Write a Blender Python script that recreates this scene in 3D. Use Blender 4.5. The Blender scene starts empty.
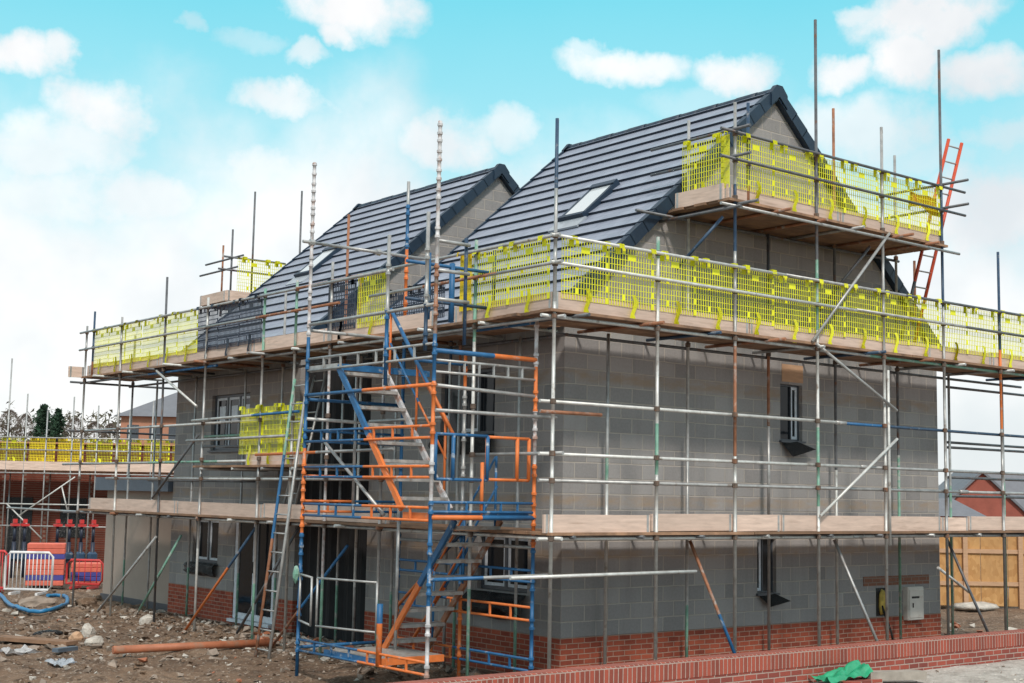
import bpy, bmesh, math, random
from mathutils import Vector, Matrix, noise
import numpy as np
random.seed(7)
R = math.radians
C = bpy.context.scene.collection
# ------------------------------------------------------------------ camera (solved from the photograph)
F, YAW, PITCH, ROLL = 1370.85, 0.8963, 0.1111, 0.0185
CAM = Vector((-12.807, -14.808, 2.5945))
D_ = Vector((math.cos(YAW)*math.cos(PITCH), math.sin(YAW)*math.cos(PITCH), math.sin(PITCH)))
r_ = Vector((math.sin(YAW), -math.cos(YAW), 0)); u_ = r_.cross(D_)
RX = math.cos(ROLL)*r_ + math.sin(ROLL)*u_; UY = -math.sin(ROLL)*r_ + math.cos(ROLL)*u_
def at(ax, val, u, v):                    # a measured point of the photograph on a real plane of the site
    w = D_ + RX*((u-512)/F) - UY*((v-341.5)/F)
    i = 'xyz'.index(ax); t = (val-CAM[i])/w[i]
    return CAM + w*t
def at_depth(d, u, v): return CAM + (D_ + RX*((u-512)/F) - UY*((v-341.5)/F))*d
cd = bpy.data.cameras.new('camera'); cam = bpy.data.objects.new('camera', cd); C.objects.link(cam)
m = Matrix.Identity(4)
for i in range(3): m[i][0], m[i][1], m[i][2], m[i][3] = RX[i], UY[i], -D_[i], CAM[i]
cam.matrix_world = m
cd.sensor_width = 36; cd.lens = F/1024*36; cd.clip_end = 3000; cd.clip_start = 0.1
sc = bpy.context.scene; sc.camera = cam
vs = sc.view_settings; vs.view_transform = 'Standard'; vs.look = 'None'; vs.gamma = 1; vs.exposure = 0.5
# ------------------------------------------------------------------ materials
def nodes(name):
    m = bpy.data.materials.new(name); m.use_nodes = True
    n = m.node_tree; b = n.nodes['Principled BSDF']
    return m, n, b, n.nodes.new, n.links.new
def mixc(n, fac, a, b, mode='MIX'):
    x = n.nodes.new('ShaderNodeMix'); x.data_type = 'RGBA'; x.blend_type = mode
    for s, v in ((x.inputs[0], fac), (x.inputs[6], a), (x.inputs[7], b)):
        if hasattr(v, 'links'): n.links.new(v, s)
        elif isinstance(v, (tuple, list)): s.default_value = (*v[:3], 1)
        else: s.default_value = v
    return x.outputs[2]
def noisef(n, vec, scale, lo, hi, detail=4, rough=.6):
    t = n.nodes.new('ShaderNodeTexNoise'); t.inputs['Scale'].default_value = scale; t.inputs['Detail'].default_value = detail; t.inputs['Roughness'].default_value = rough
    n.links.new(vec, t.inputs['Vector'])
    mr = n.nodes.new('ShaderNodeMapRange'); mr.inputs[1].default_value = lo; mr.inputs[2].default_value = hi
    n.links.new(t.outputs[0], mr.inputs[0]); return mr.outputs[0]
def posv(n, scale=(1, 1, 1)):
    g = n.nodes.new('ShaderNodeNewGeometry')
    if scale == (1, 1, 1): return g.outputs['Position']
    v = n.nodes.new('ShaderNodeVectorMath'); v.operation = 'MULTIPLY'; v.inputs[1].default_value = scale
    n.links.new(g.outputs['Position'], v.inputs[0]); return v.outputs[0]
def bump(n, b, h, dist, strength=.6):
    x = n.nodes.new('ShaderNodeBump'); x.inputs['Distance'].default_value = dist; x.inputs['Strength'].default_value = strength
    n.links.new(h, x.inputs['Height']); n.links.new(x.outputs[0], b.inputs['Normal'])
def M(name, col, rough=.6, metal=0, vary=.18, scale=6, spot=None, sp=(.55, .7), spscale=9, stretch=(1, 1, 1), bmp=0, spec=.5, orand=0):
    m, n, b, N, L = nodes(name)
    p = posv(n, stretch)
    a = tuple(c*(1-vary) for c in col); c = tuple(min(1, c*(1+vary)) for c in col)
    o = mixc(n, noisef(n, p, scale, .3, .7), a, c)
    if spot: o = mixc(n, noisef(n, p, spscale, *sp), o, spot)
    if orand:
        oi = N('ShaderNodeObjectInfo'); mr = N('ShaderNodeMapRange'); mr.inputs[3].default_value = 0; mr.inputs[4].default_value = orand; L(oi.outputs['Random'], mr.inputs[0])
        o = mixc(n, mr.outputs[0], o, tuple(x*.45 for x in col))
    L(o, b.inputs['Base Color']); b.inputs['Roughness'].default_value = rough; b.inputs['Metallic'].default_value = metal
    b.inputs['Specular IOR Level'].default_value = spec
    if bmp: bump(n, b, noisef(n, p, scale*4, .2, .8), bmp)
    return m
def masonry(name, c1, c2, mortar, bw, rh, ms, extra=None, dark=None, rough=.9, bias=0, z0=0.0):
    m, n, b, N, L = nodes(name)
    g = N('ShaderNodeNewGeometry'); s = N('ShaderNodeSeparateXYZ'); L(g.outputs['Position'], s.inputs[0])
    ad = N('ShaderNodeMath'); ad.operation = 'ADD'; L(s.outputs[0], ad.inputs[0]); L(s.outputs[1], ad.inputs[1])
    zz = N('ShaderNodeMath'); zz.operation = 'SUBTRACT'; L(s.outputs[2], zz.inputs[0]); zz.inputs[1].default_value = z0
    cv = N('ShaderNodeCombineXYZ'); L(ad.outputs[0], cv.inputs[0]); L(zz.outputs[0], cv.inputs[1])
    # wobble so the joints are hand-laid
    wn = N('ShaderNodeTexNoise'); wn.inputs['Scale'].default_value = 3; L(g.outputs['Position'], wn.inputs['Vector'])
    wm = N('ShaderNodeVectorMath'); wm.operation = 'MULTIPLY_ADD'; wm.inputs[1].default_value = (.012, .012, 0); L(wn.outputs['Color'], wm.inputs[0]); L(cv.outputs[0], wm.inputs[2])
    t = N('ShaderNodeTexBrick'); L(wm.outputs[0], t.inputs['Vector'])
    t.inputs['Scale'].default_value = 1; t.inputs['Brick Width'].default_value = bw; t.inputs['Row Height'].default_value = rh
    t.inputs['Mortar Size'].default_value = ms; t.inputs['Mortar Smooth'].default_value = .3; t.inputs['Bias'].default_value = bias
    t.inputs['Color1'].default_value = (*c1, 1); t.inputs['Color2'].default_value = (*c2, 1); t.inputs['Mortar'].default_value = (*mortar, 1)
    o = t.outputs['Color']
    p = g.outputs['Position']
    o = mixc(n, noisef(n, p, 1.3, .35, .75), o, tuple(x*.75 for x in c1), 'MIX') if False else o
    f = noisef(n, p, .9, .3, .75, 6); mm = N('ShaderNodeMath'); mm.operation = 'MULTIPLY'; mm.inputs[1].default_value = .18; L(f, mm.inputs[0])
    o = mixc(n, mm.outputs[0], o, tuple((a+b_)*.36 for a, b_ in zip(c1, c2)))
    f2 = noisef(n, p, 26, .2, .8, 3); m2 = N('ShaderNodeMath'); m2.operation = 'MULTIPLY'; m2.inputs[1].default_value = .3; L(f2, m2.inputs[0])
    o = mixc(n, m2.outputs[0], o, tuple(x*1.35 for x in c2))
    st_ = noisef(n, posv(n, (1.6, 1.6, .22)), 1.5, .52, .78, 6); ms_ = N('ShaderNodeMath'); ms_.operation = 'MULTIPLY'; ms_.inputs[1].default_value = .4; L(st_, ms_.inputs[0])
    o = mixc(n, ms_.outputs[0], o, tuple(x*.62 for x in c1))
    if extra:                                    # bands of smeared mortar at the floor levels, a feature of the wall itself
        for (zc, hw, colr, st) in extra:
            sb = N('ShaderNodeMath'); sb.operation = 'SUBTRACT'; L(s.outputs[2], sb.inputs[0]); sb.inputs[1].default_value = zc
            ab = N('ShaderNodeMath'); ab.operation = 'ABSOLUTE'; L(sb.outputs[0], ab.inputs[0])
            mr = N('ShaderNodeMapRange'); mr.inputs[1].default_value = hw; mr.inputs[2].default_value = hw*.45; L(ab.outputs[0], mr.inputs[0])
            nf = noisef(n, posv(n, (1, 1, 3)), 2.2, .35, .62, 5)
            ml = N('ShaderNodeMath'); ml.operation = 'MULTIPLY'; L(mr.outputs[0], ml.inputs[0]); L(nf, ml.inputs[1])
            m3 = N('ShaderNodeMath'); m3.operation = 'MULTIPLY'; L(ml.outputs[0], m3.inputs[0]); m3.inputs[1].default_value = st
            o = mixc(n, m3.outputs[0], o, colr)
    L(o, b.inputs['Base Color']); b.inputs['Roughness'].default_value = rough; b.inputs['Specular IOR Level'].default_value = .25
    iv = N('ShaderNodeMath'); iv.operation = 'SUBTRACT'; iv.inputs[0].default_value = 1; L(t.outputs['Fac'], iv.inputs[1])
    fn = noisef(n, p, 55, .2, .8, 4, .7); hm = N('ShaderNodeMath'); hm.operation = 'MULTIPLY_ADD'; hm.inputs[1].default_value = .55; L(fn, hm.inputs[0]); L(iv.outputs[0], hm.inputs[2])
    bump(n, b, hm.outputs[0], .009, .8)
    return m
BANDC = (.36, .25, .155)
m_block = masonry('concrete_block', (.225, .215, .215), (.335, .318, .312), (.44, .395, .35), .45, .225, .011, z0=.6,
                  extra=[(1.75, .10, BANDC, .6), (2.52, .10, BANDC, .6), (4.32, .12, (.32, .225, .15), .65)])
m_brick = masonry('red_brick', (.17, .037, .025), (.38, .09, .05), (.38, .29, .23), .225, .075, .008)
m_brick2 = masonry('mixed_red_brick', (.40, .09, .06), (.17, .05, .043), (.46, .37, .32), .225, .075, .009, bias=-.15)
m_brick3 = masonry('dark_red_brick', (.10, .026, .017), (.16, .042, .026), (.2, .15, .12), .225, .075, .008)
m_brickfar = M('distant_red_brick', (.30, .085, .06), .9, vary=.15, scale=1)
m_brickbg = M('distant_orange_brick', (.42, .2, .13), .9, vary=.12, scale=1)
m_solder = masonry('soldier_brick', (.42, .095, .06), (.19, .055, .042), (.48, .38, .33), .075, .30, .008, bias=-.1)
def tile_mat():
    m, n, b, N, L = nodes('roof_tile')
    g = N('ShaderNodeNewGeometry')
    o = mixc(n, noisef(n, g.outputs['Position'], 2.2, .3, .7, 5), (.215, .24, .305), (.29, .315, .385))
    s = N('ShaderNodeSeparateXYZ'); L(g.outputs['Position'], s.inputs[0])
    cv = N('ShaderNodeCombineXYZ'); L(s.outputs[1], cv.inputs[0]); L(s.outputs[0], cv.inputs[1])
    t = N('ShaderNodeTexBrick'); L(cv.outputs[0], t.inputs['Vector']); t.inputs['Scale'].default_value = 1
    t.inputs['Brick Width'].default_value = .33; t.inputs['Row Height'].default_value = .355*.749; t.inputs['Mortar Size'].default_value = .004
    t.inputs['Color1'].default_value = (.90, .90, .91, 1); t.inputs['Color2'].default_value = (1.07, 1.07, 1.07, 1); t.inputs['Mortar'].default_value = (.5, .5, .52, 1)
    o = mixc(n, 1.0, o, t.outputs['Color'], 'MULTIPLY')
    L(o, b.inputs['Base Color']); b.inputs['Roughness'].default_value = .45
    return m
m_tile = tile_mat()
m_lip = M('tile_edge_shade', (.012, .022, .038), .5, vary=.25, scale=5)  # near-black course fronts and undersides: the shadow line is put into the colour
m_verge = M('anthracite_verge', (.011, .027, .052), .5, vary=.2, scale=4)
m_galv = M('galvanised_steel', (.38, .38, .375), .42, .35, vary=.25, scale=7, spot=(.2, .15, .12), sp=(.62, .74), spscale=5)
m_pale = M('pale_new_steel', (.58, .58, .56), .45, .25, vary=.2, scale=7, spot=(.25, .2, .16), sp=(.62, .75), spscale=5)
m_dark = M('weathered_steel', (.12, .125, .135), .5, .3, vary=.3, scale=6, spot=(.16, .08, .05), sp=(.58, .7), spscale=5)
m_rust = M('rusty_steel', (.3, .13, .07), .75, .1, vary=.3, scale=8, spot=(.36, .34, .32), sp=(.55, .7), spscale=6)
m_blue = M('blue_painted_steel', (.018, .115, .27), .5, 0, vary=.2, scale=8, spot=(.4, .42, .43), sp=(.6, .72), spscale=7)
m_navy = M('dark_blue_steel', (.025, .06, .115), .5, 0, vary=.2, scale=8, spot=(.25, .24, .24), sp=(.6, .72), spscale=7)
m_orange = M('orange_painted_steel', (.68, .175, .04), .55, 0, vary=.15, scale=8, spot=(.42, .36, .33), sp=(.6, .72), spscale=7)
m_green = M('green_painted_steel', (.16, .33, .25), .5, 0, vary=.2, scale=8, spot=(.42, .42, .4), sp=(.5, .65), spscale=7)
m_white = M('whitewashed_steel', (.55, .54, .55), .6, .1, vary=.25, scale=9, spot=(.4, .25, .2), sp=(.52, .68), spscale=7)
m_toe = M('toe_board_timber', (.70, .53, .44), .85, vary=.16, scale=2.5, spot=(.45, .32, .25), sp=(.55, .78), spscale=2, stretch=(1, 1, 9), orand=.45)
m_board = M('scaffold_board_timber', (.33, .19, .115), .85, vary=.35, scale=3, spot=(.12, .075, .05), sp=(.5, .7), spscale=2.5, orand=.8)
m_yel = M('yellow_plastic', (.80, .79, .015), .5, vary=.14, scale=3, spot=(.62, .56, .06), sp=(.56, .75), spscale=4)
m_yel2 = M('amber_plastic', (.78, .60, .01), .5, vary=.08, scale=5)
m_nvy = M('navy_plastic', (.015, .022, .045), .45, vary=.2, scale=5)
m_frame = M('anthracite_window_frame', (.06, .07, .085), .4, vary=.1)
m_tape = M('pale_frame_film', (.62, .67, .73), .4, vary=.15, scale=12)
m_sash = M('grey_window_sash', (.34, .37, .41), .4, vary=.12, scale=9)
def glass():
    m, n, b, N, L = nodes('dark_glass')
    b.inputs['Base Color'].default_value = (.014, .017, .022, 1); b.inputs['Roughness'].default_value = .06; b.inputs['Specular IOR Level'].default_value = .22
    bump(n, b, noisef(n, posv(n), .8, .2, .8), .02, .15); return m
m_glass = glass()
m_skyglass = M('rooflight_glass', (.55, .58, .6), .08, vary=.04, scale=1, spec=.8)
m_black = M('black_polythene', (.008, .009, .011), .22, vary=.3, scale=8, bmp=.05)
m_shade = M('shade_black', (.012, .012, .014), .85, vary=.3, scale=3)
m_ply = M('plywood_sheet', (.5, .31, .19), .8, vary=.12, scale=4, stretch=(1, 1, 5))
def osb():
    m, n, b, N, L = nodes('strand_board')
    v = N('ShaderNodeTexVoronoi'); v.inputs['Scale'].default_value = 14; L(posv(n, (1, 1, .55)), v.inputs['Vector'])
    s = N('ShaderNodeSeparateColor'); L(v.outputs['Color'], s.inputs[0])
    o = mixc(n, s.outputs[0], (.45, .22, .07), (.66, .38, .15))
    o = mixc(n, noisef(n, posv(n), .8, .35, .8), o, (.40, .22, .09))
    L(o, b.inputs['Base Color']); b.inputs['Roughness'].default_value = .8; return m
m_osb = osb()
m_render = M('grey_brown_cladding', (.34, .275, .23), .85, vary=.07, scale=1.5)
m_fascia = M('slate_blue_fascia', (.10, .13, .17), .5, vary=.1)
m_concrete = M('concrete_lump', (.5, .46, .41), .9, vary=.25, scale=6, bmp=.03)
m_stone = M('broken_stone', (.27, .215, .175), .95, vary=.35, scale=5)
m_clay = M('clay_pipe', (.40, .14, .07), .6, vary=.2, scale=6, spot=(.3, .2, .14), sp=(.55, .75), spscale=4)
m_hose = M('blue_water_pipe', (.02, .17, .36), .4, vary=.1)
m_red = M('red_barrier_plastic', (.55, .04, .04), .5, vary=.12)
m_wbar = M('white_barrier_plastic', (.75, .74, .74), .5, vary=.08)
m_meter = M('white_meter_box', (.62, .58, .53), .55, vary=.07, scale=6, spot=(.45, .36, .3), sp=(.55, .75), spscale=5)
m_yfoam = M('yellow_insulation', (.5, .36, .08), .9, vary=.3, scale=12)
m_greenp = M('green_polythene', (.02, .30, .15), .4, vary=.2, scale=9)
m_plank = M('grey_old_timber', (.33, .29, .25), .9, vary=.2, scale=5)
m_slate = M('distant_grey_tiles', (.15, .155, .175), .6, vary=.1, scale=1.5)
m_alu = M('grey_aluminium_tread', (.42, .40, .38), .5, .3, vary=.2, scale=10, spot=(.3, .22, .17), sp=(.5, .7))
m_pack1 = M('pink_wrapped_bricks', (.66, .15, .10), .7, vary=.15, scale=6)
m_pack2 = M('blue_pack_band', (.06, .06, .28), .6, vary=.15, scale=6)
def ground_mat(name, cs, stones):
    m, n, b, N, L = nodes(name); p = posv(n)
    o = mixc(n, noisef(n, p, .5, .3, .7, 6), cs[0], cs[1])
    o = mixc(n, noisef(n, p, 3.5, .45, .7, 6), o, cs[2])
    o = mixc(n, noisef(n, p, 17, .56, .68, 3), o, stones)
    L(o, b.inputs['Base Color']); b.inputs['Roughness'].default_value = .9; b.inputs['Specular IOR Level'].default_value = .3
    bump(n, b, noisef(n, p, 9, .2, .8, 7), .06, .8); return m
m_mud = ground_mat('churned_mud', ((.135, .084, .055), (.25, .168, .113), (.072, .045, .03)), (.34, .265, .205))
m_pave = ground_mat('dusty_concrete', ((.42, .385, .345), (.55, .51, .47), (.31, .28, .25)), (.62, .58, .53))
m_bark = M('bark', (.12, .09, .07), .9, vary=.3)
m_needle = M('conifer_needles', (.018, .05, .025), .8, vary=.5, scale=.8)
m_twig = M('bare_winter_twigs', (.15, .115, .095), .9, vary=.3, scale=.5)
m_hedge = M('winter_scrub', (.10, .09, .06), .9, vary=.4, scale=.4)
# ------------------------------------------------------------------ object helpers
def mesh_obj(name, bm, mats, parent=None, smooth=False, label=None):
    me = bpy.data.meshes.new(name)
    bmesh.ops.recalc_face_normals(bm, faces=bm.faces); bm.to_mesh(me); bm.free()
    for x in (mats if isinstance(mats, (list, tuple)) else [mats]): me.materials.append(x)
    if smooth:
        for p in me.polygons: p.use_smooth = True
    o = bpy.data.objects.new(name, me); C.objects.link(o)
    if parent:
        o.parent = parent
        b = parent
        off = Vector(b.location)
        while b.parent: b = b.parent; off += Vector(b.location)
        o.location = -off
    if label: o['label'] = label
    return o
def thing(name, label, cat, loc, group=None):
    o = bpy.data.objects.new(name, None); C.objects.link(o); o.location = loc; o.empty_display_size = .2
    o['label'] = label; o['category'] = cat
    if group: o['group'] = group
    return o
def tag(o, label, cat, group=None):
    o['label'] = label; o['category'] = cat
    if group: o['group'] = group
    return o
def kind(o, k): o['kind'] = k; return o
def box(bm, a, b, mi=0, rot=None, pivot=None):
    a, b = [min(x, y) for x, y in zip(a, b)], [max(x, y) for x, y in zip(a, b)]
    v = [bm.verts.new((x, y, z)) for x in (a[0], b[0]) for y in (a[1], b[1]) for z in (a[2], b[2])]
    for f in ((0, 1, 3, 2), (4, 6, 7, 5), (0, 4, 5, 1), (2, 3, 7, 6), (0, 2, 6, 4), (1, 5, 7, 3)):
        bm.faces.new([v[i] for i in f]).material_index = mi
    if rot: bmesh.ops.transform(bm, matrix=Matrix.Translation(pivot) @ rot @ Matrix.Translation(-Vector(pivot)), verts=v)
    return v
def bar(bm, p0, p1, w, h, mi=0, up=(0, 0, 1)):          # rectangular bar between two points: w sideways, h along up
    p0, p1 = Vector(p0), Vector(p1); d = (p1-p0).normalized(); s = d.cross(Vector(up)).normalized(); t = s.cross(d)
    v = [bm.verts.new(p + s*(w/2*i) + t*(h/2*j)) for p in (p0, p1) for i, j in ((-1, -1), (1, -1), (1, 1), (-1, 1))]
    for f in ((0, 1, 2, 3), (7, 6, 5, 4), (0, 4, 5, 1), (1, 5, 6, 2), (2, 6, 7, 3), (3, 7, 4, 0)):
        bm.faces.new([v[i] for i in f]).material_index = mi
TR = .0242
def rod(bm, p0, p1, r=TR, segs=None, collars=(), n=8, rc=.040, cm=None, hc=.036):
    """one connected tube; segs = [(t_end, material index)] along it in metres, collars = distances of clamps"""
    p0, p1 = Vector(p0), Vector(p1); L_ = (p1-p0).length; d = (p1-p0)/L_
    a = Vector((0, 0, 1)) if abs(d.z) < .9 else Vector((1, 0, 0))
    s = d.cross(a).normalized(); t = s.cross(d)
    st = [(0, r, None)]
    for c in sorted(collars):
        if hc < c < L_-hc and c-hc > st[-1][0]+.002:
            st += [(c-hc, r, None), (c-hc+.006, rc, cm), (c+hc-.006, rc, cm), (c+hc, r, None)]
    st.append((L_, r, None))
    if segs:
        extra = [e for e, _ in segs[:-1] if 0 < e < L_ and all(abs(e-q[0]) > .003 for q in st)]
        for e in extra:
            k = next(i for i in range(1, len(st)) if st[i][0] > e)
            st.insert(k, (e, st[k-1][1] if st[k-1][1] == st[k][1] else st[k][1], None))
    def mat_at(x):
        if not segs: return 0
        for e, mi in segs:
            if x <= e: return mi
        return segs[-1][1]
    rings = []
    for x, rr, _ in st:
        rings.append([bm.verts.new(p0 + d*x + (s*math.cos(2*math.pi*k/n) + t*math.sin(2*math.pi*k/n))*rr) for k in range(n)])
    for i in range(len(rings)-1):
        mi = mat_at((st[i][0]+st[i+1][0])/2)
        if cm is not None and max(st[i][1], st[i+1][1]) > r+.001: mi = cm
        for k in range(n):
            f = bm.faces.new((rings[i][k], rings[i][(k+1) % n], rings[i+1][(k+1) % n], rings[i+1][k])); f.material_index = mi; f.smooth = abs(st[i][1]-r) < .001 and abs(st[i+1][1]-r) < .001
    bm.faces.new(rings[0][::-1]).material_index = mat_at(0); bm.faces.new(rings[-1]).material_index = mat_at(L_)
def polytube(bm, pts, r, n=8, mi=0, cap=True):
    pts = [Vector(p) for p in pts]; rings = []
    for i, p in enumerate(pts):
        d = (pts[min(i+1, len(pts)-1)] - pts[max(i-1, 0)]).normalized()
        a = Vector((0, 0, 1)) if abs(d.z) < .9 else Vector((1, 0, 0))
        s = d.cross(a).normalized(); t = s.cross(d); rr = r[i] if isinstance(r, (list, tuple)) else r
        rings.append([bm.verts.new(p + (s*math.cos(2*math.pi*k/n) + t*math.sin(2*math.pi*k/n))*rr) for k in range(n)])
    for i in range(len(rings)-1):
        for k in range(n):
            f = bm.faces.new((rings[i][k], rings[i][(k+1) % n], rings[i+1][(k+1) % n], rings[i+1][k])); f.smooth = True; f.material_index = mi
    if cap: bm.faces.new(rings[0][::-1]); bm.faces.new(rings[-1])
def panelled(bm, ax, pos, th, u0, u1, z0, z1, holes, mi=0):
    """a flat slab with rectangular openings (all one connected shell); ax: the axis it faces"""
    us = sorted({u0, u1, *[min(max(h[i], u0), u1) for h in holes for i in (0, 1)]}); zs = sorted({z0, z1, *[min(max(h[i], z0), z1) for h in holes for i in (2, 3)]})
    P = (lambda u, z, d: (pos+d, u, z)) if ax == 'x' else (lambda u, z, d: (u, pos+d, z))
    V = {}
    def v(i, j, d):
        if (i, j, d) not in V: V[i, j, d] = bm.verts.new(P(us[i], zs[j], d*th))
        return V[i, j, d]
    def solid(i, j):
        if not (0 <= i < len(us)-1 and 0 <= j < len(zs)-1): return False
        cu, cz = (us[i]+us[i+1])/2, (zs[j]+zs[j+1])/2
        return not any(h[0] < cu < h[1] and h[2] < cz < h[3] for h in holes)
    for i in range(len(us)-1):
        for j in range(len(zs)-1):
            if not solid(i, j): continue
            for d in (0, 1): bm.faces.new((v(i, j, d), v(i+1, j, d), v(i+1, j+1, d), v(i, j+1, d))).material_index = mi
            for (di, dj, a, b) in ((-1, 0, (i, j), (i, j+1)), (1, 0, (i+1, j), (i+1, j+1)), (0, -1, (i, j), (i+1, j)), (0, 1, (i, j+1), (i+1, j+1))):
                if not solid(i+di, j+dj): bm.faces.new((v(*a, 0), v(*b, 0), v(*b, 1), v(*a, 1))).material_index = mi
def BM(): return bmesh.new()
def bag(bm, c, size, seed, mi=0, k=.35, sub=2, flat=None):
    """an irregular lump"""
    r = bmesh.ops.create_icosphere(bm, subdivisions=sub, radius=1)['verts']
    for v in r:
        n_ = noise.noise(v.co*1.3 + Vector((seed*3.1, seed*1.7, seed)))*k + noise.noise(v.co*3.5 + Vector((seed, 9, seed)))*k*.4
        q = v.co*(1+n_)
        v.co = Vector((q.x*size[0], q.y*size[1], q.z*size[2])) + Vector(c)
    for f in {f for v in r for f in v.link_faces}: f.material_index = mi
# ------------------------------------------------------------------ sky and light
SUN_EL, SUN_AZ = R(46), math.atan2(-.86, -.5)      # direction TO the sun in the xy plane: behind the camera, on the gable's side
W = bpy.data.worlds.new('World'); sc.world = W; W.use_nodes = True
wn = W.node_tree; N, L = wn.nodes.new, wn.links.new
for x in list(wn.nodes): wn.nodes.remove(x)
out = N('ShaderNodeOutputWorld')
sky = N('ShaderNodeTexSky'); sky.sky_type = 'NISHITA'; sky.sun_disc = False; sky.sun_elevation = SUN_EL; sky.sun_rotation = math.pi/2 - SUN_AZ
b1 = N('ShaderNodeBackground'); b1.inputs[1].default_value = .09; L(sky.outputs[0], b1.inputs[0])
tc = N('ShaderNodeTexCoord'); gen = tc.outputs['Generated']
sp = N('ShaderNodeSeparateXYZ'); L(gen, sp.inputs[0])
def math_(op, a, b=None, c=None):
    x = N('ShaderNodeMath'); x.operation = op
    for i, v in enumerate((a, b, c)):
        if v is None: continue
        if hasattr(v, 'links'): L(v, x.inputs[i])
        else: x.inputs[i].default_value = v
    return x.outputs[0]
def mapr(v, a, b, c=0, d=1, smooth=True):
    x = N('ShaderNodeMapRange'); x.interpolation_type = 'SMOOTHSTEP' if smooth else 'LINEAR'
    for i, q in enumerate((a, b, c, d)): x.inputs[i+1].default_value = q
    L(v, x.inputs[0]); return x.outputs[0]
nz = N('ShaderNodeTexNoise'); nz.inputs['Scale'].default_value = 15; nz.inputs['Detail'].default_value = 7; nz.inputs['Roughness'].default_value = .58; L(gen, nz.inputs['Vector'])
nc = N('ShaderNodeSeparateColor'); L(nz.outputs['Color'], nc.inputs[0])
az = math_('ARCTAN2', sp.outputs[1], sp.outputs[0]); el = math_('ARCSINE', sp.outputs[2])
azw = math_('MULTIPLY_ADD', math_('SUBTRACT', nc.outputs[0], .5), .075, az); elw = math_('MULTIPLY_ADD', math_('SUBTRACT', nc.outputs[1], .5), .055, el)
clouds = [(22, 58, 34, 17, 1), (60, 50, 14, 14, .9), (95, 112, 40, 26, .95), (45, 150, 60, 26, .8), (130, 205, 60, 26, .85), (30, 200, 50, 30, .8), (345, 10, 52, 20, 1), (330, 33, 18, 10, .95), (298, 56, 18, 9, .7), (285, 98, 40, 13, .85), (192, 33, 10, 7, .4), (238, 45, 22, 9, .35),
          (262, 180, 50, 26, .8), (440, 138, 40, 26, .9), (500, 130, 26, 18, .7), (625, 68, 52, 15, .9), (592, 55, 20, 10, .6), (735, 76, 30, 17, .95), (844, 73, 27, 13, .95), (925, 18, 52, 26, 1.1), (905, 55, 28, 26, 1.1), (985, 76, 38, 17, 1), (868, 10, 22, 9, .8), (860, 130, 60, 25, .75), (985, 215, 75, 42, 1), (1010, 130, 30, 12, .6), (915, 150, 40, 16, .5), (540, 190, 60, 30, .6), (700, 105, 60, 14, .3)]
nf = N('ShaderNodeTexNoise'); nf.inputs['Scale'].default_value = 42; nf.inputs['Detail'].default_value = 6; nf.inputs['Roughness'].default_value = .62; L(gen, nf.inputs['Vector'])
fray = math_('MULTIPLY', math_('SUBTRACT', nf.outputs[0], .5), 2.6)
acc = None
for u, v, su, sv, st in clouds:
    d = (D_ + RX*((u-512)/F) - UY*((v-341.5)/F)).normalized()
    ca, ce = math.atan2(d.y, d.x), math.asin(d.z)
    e = math_('ADD', math_('POWER', math_('DIVIDE', math_('SUBTRACT', azw, ca), su/F*1.05), 2.0), math_('POWER', math_('DIVIDE', math_('SUBTRACT', elw, ce), sv/F), 2.0))
    q = mapr(math_('ADD', e, fray), 2.7, .0, 0, st)
    acc = q if acc is None else math_('MAXIMUM', acc, q)
# veil of haze low down, broken cloud overhead
n5 = N('ShaderNodeTexNoise'); n5.inputs['Scale'].default_value = 8; n5.inputs['Detail'].default_value = 6; n5.inputs['Roughness'].default_value = .55; L(gen, n5.inputs['Vector'])
veil = mapr(math_('MULTIPLY_ADD', math_('SUBTRACT', n5.outputs[0], .5), .34, el), .31, .13, .05, .95)
n2 = N('ShaderNodeTexNoise'); n2.inputs['Scale'].default_value = 2.6; n2.inputs['Detail'].default_value = 6; L(gen, n2.inputs['Vector'])
high = math_('MULTIPLY', mapr(n2.outputs[0], .30, .48), mapr(el, .38, .52))
cover = math_('MINIMUM', math_('MAXIMUM', math_('MAXIMUM', acc, veil), high), 1.0)
deep = mapr(el, .08, .36, 0, 1, False)
def wmix(f, a, b):
    x = N('ShaderNodeMix'); x.data_type = 'RGBA'
    L(f, x.inputs[0])
    for s, v in ((x.inputs[6], a), (x.inputs[7], b)):
        if hasattr(v, 'links'): L(v, s)
        else: s.default_value = (*v, 1)
    return x.outputs[2]
blue = wmix(deep, (.50, .71, .735), (.115, .53, .64))
n3 = N('ShaderNodeTexNoise'); n3.inputs['Scale'].default_value = 7; n3.inputs['Detail'].default_value = 5; L(gen, n3.inputs['Vector'])
white = wmix(mapr(n3.outputs[0], .3, .7), (.57, .605, .625), (.82, .80, .785))
b2 = N('ShaderNodeBackground'); b2.inputs[1].default_value = 1.0; L(wmix(cover, blue, white), b2.inputs[0])
ms = N('ShaderNodeMixShader'); ms.inputs[0].default_value = .93; L(b1.outputs[0], ms.inputs[1]); L(b2.outputs[0], ms.inputs[2]); L(ms.outputs[0], out.inputs[0])
ld = bpy.data.lights.new('sun', 'SUN'); ld.energy = 1.9; ld.angle = R(7); ld.color = (1, .93, .84)
lo = bpy.data.objects.new('sun', ld); C.objects.link(lo)
to = Vector((math.cos(SUN_AZ)*math.cos(SUN_EL), math.sin(SUN_AZ)*math.cos(SUN_EL), math.sin(SUN_EL)))
lo.rotation_euler = to.to_track_quat('Z', 'Y').to_euler(); lo.location = (-10, -10, 30)

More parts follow.
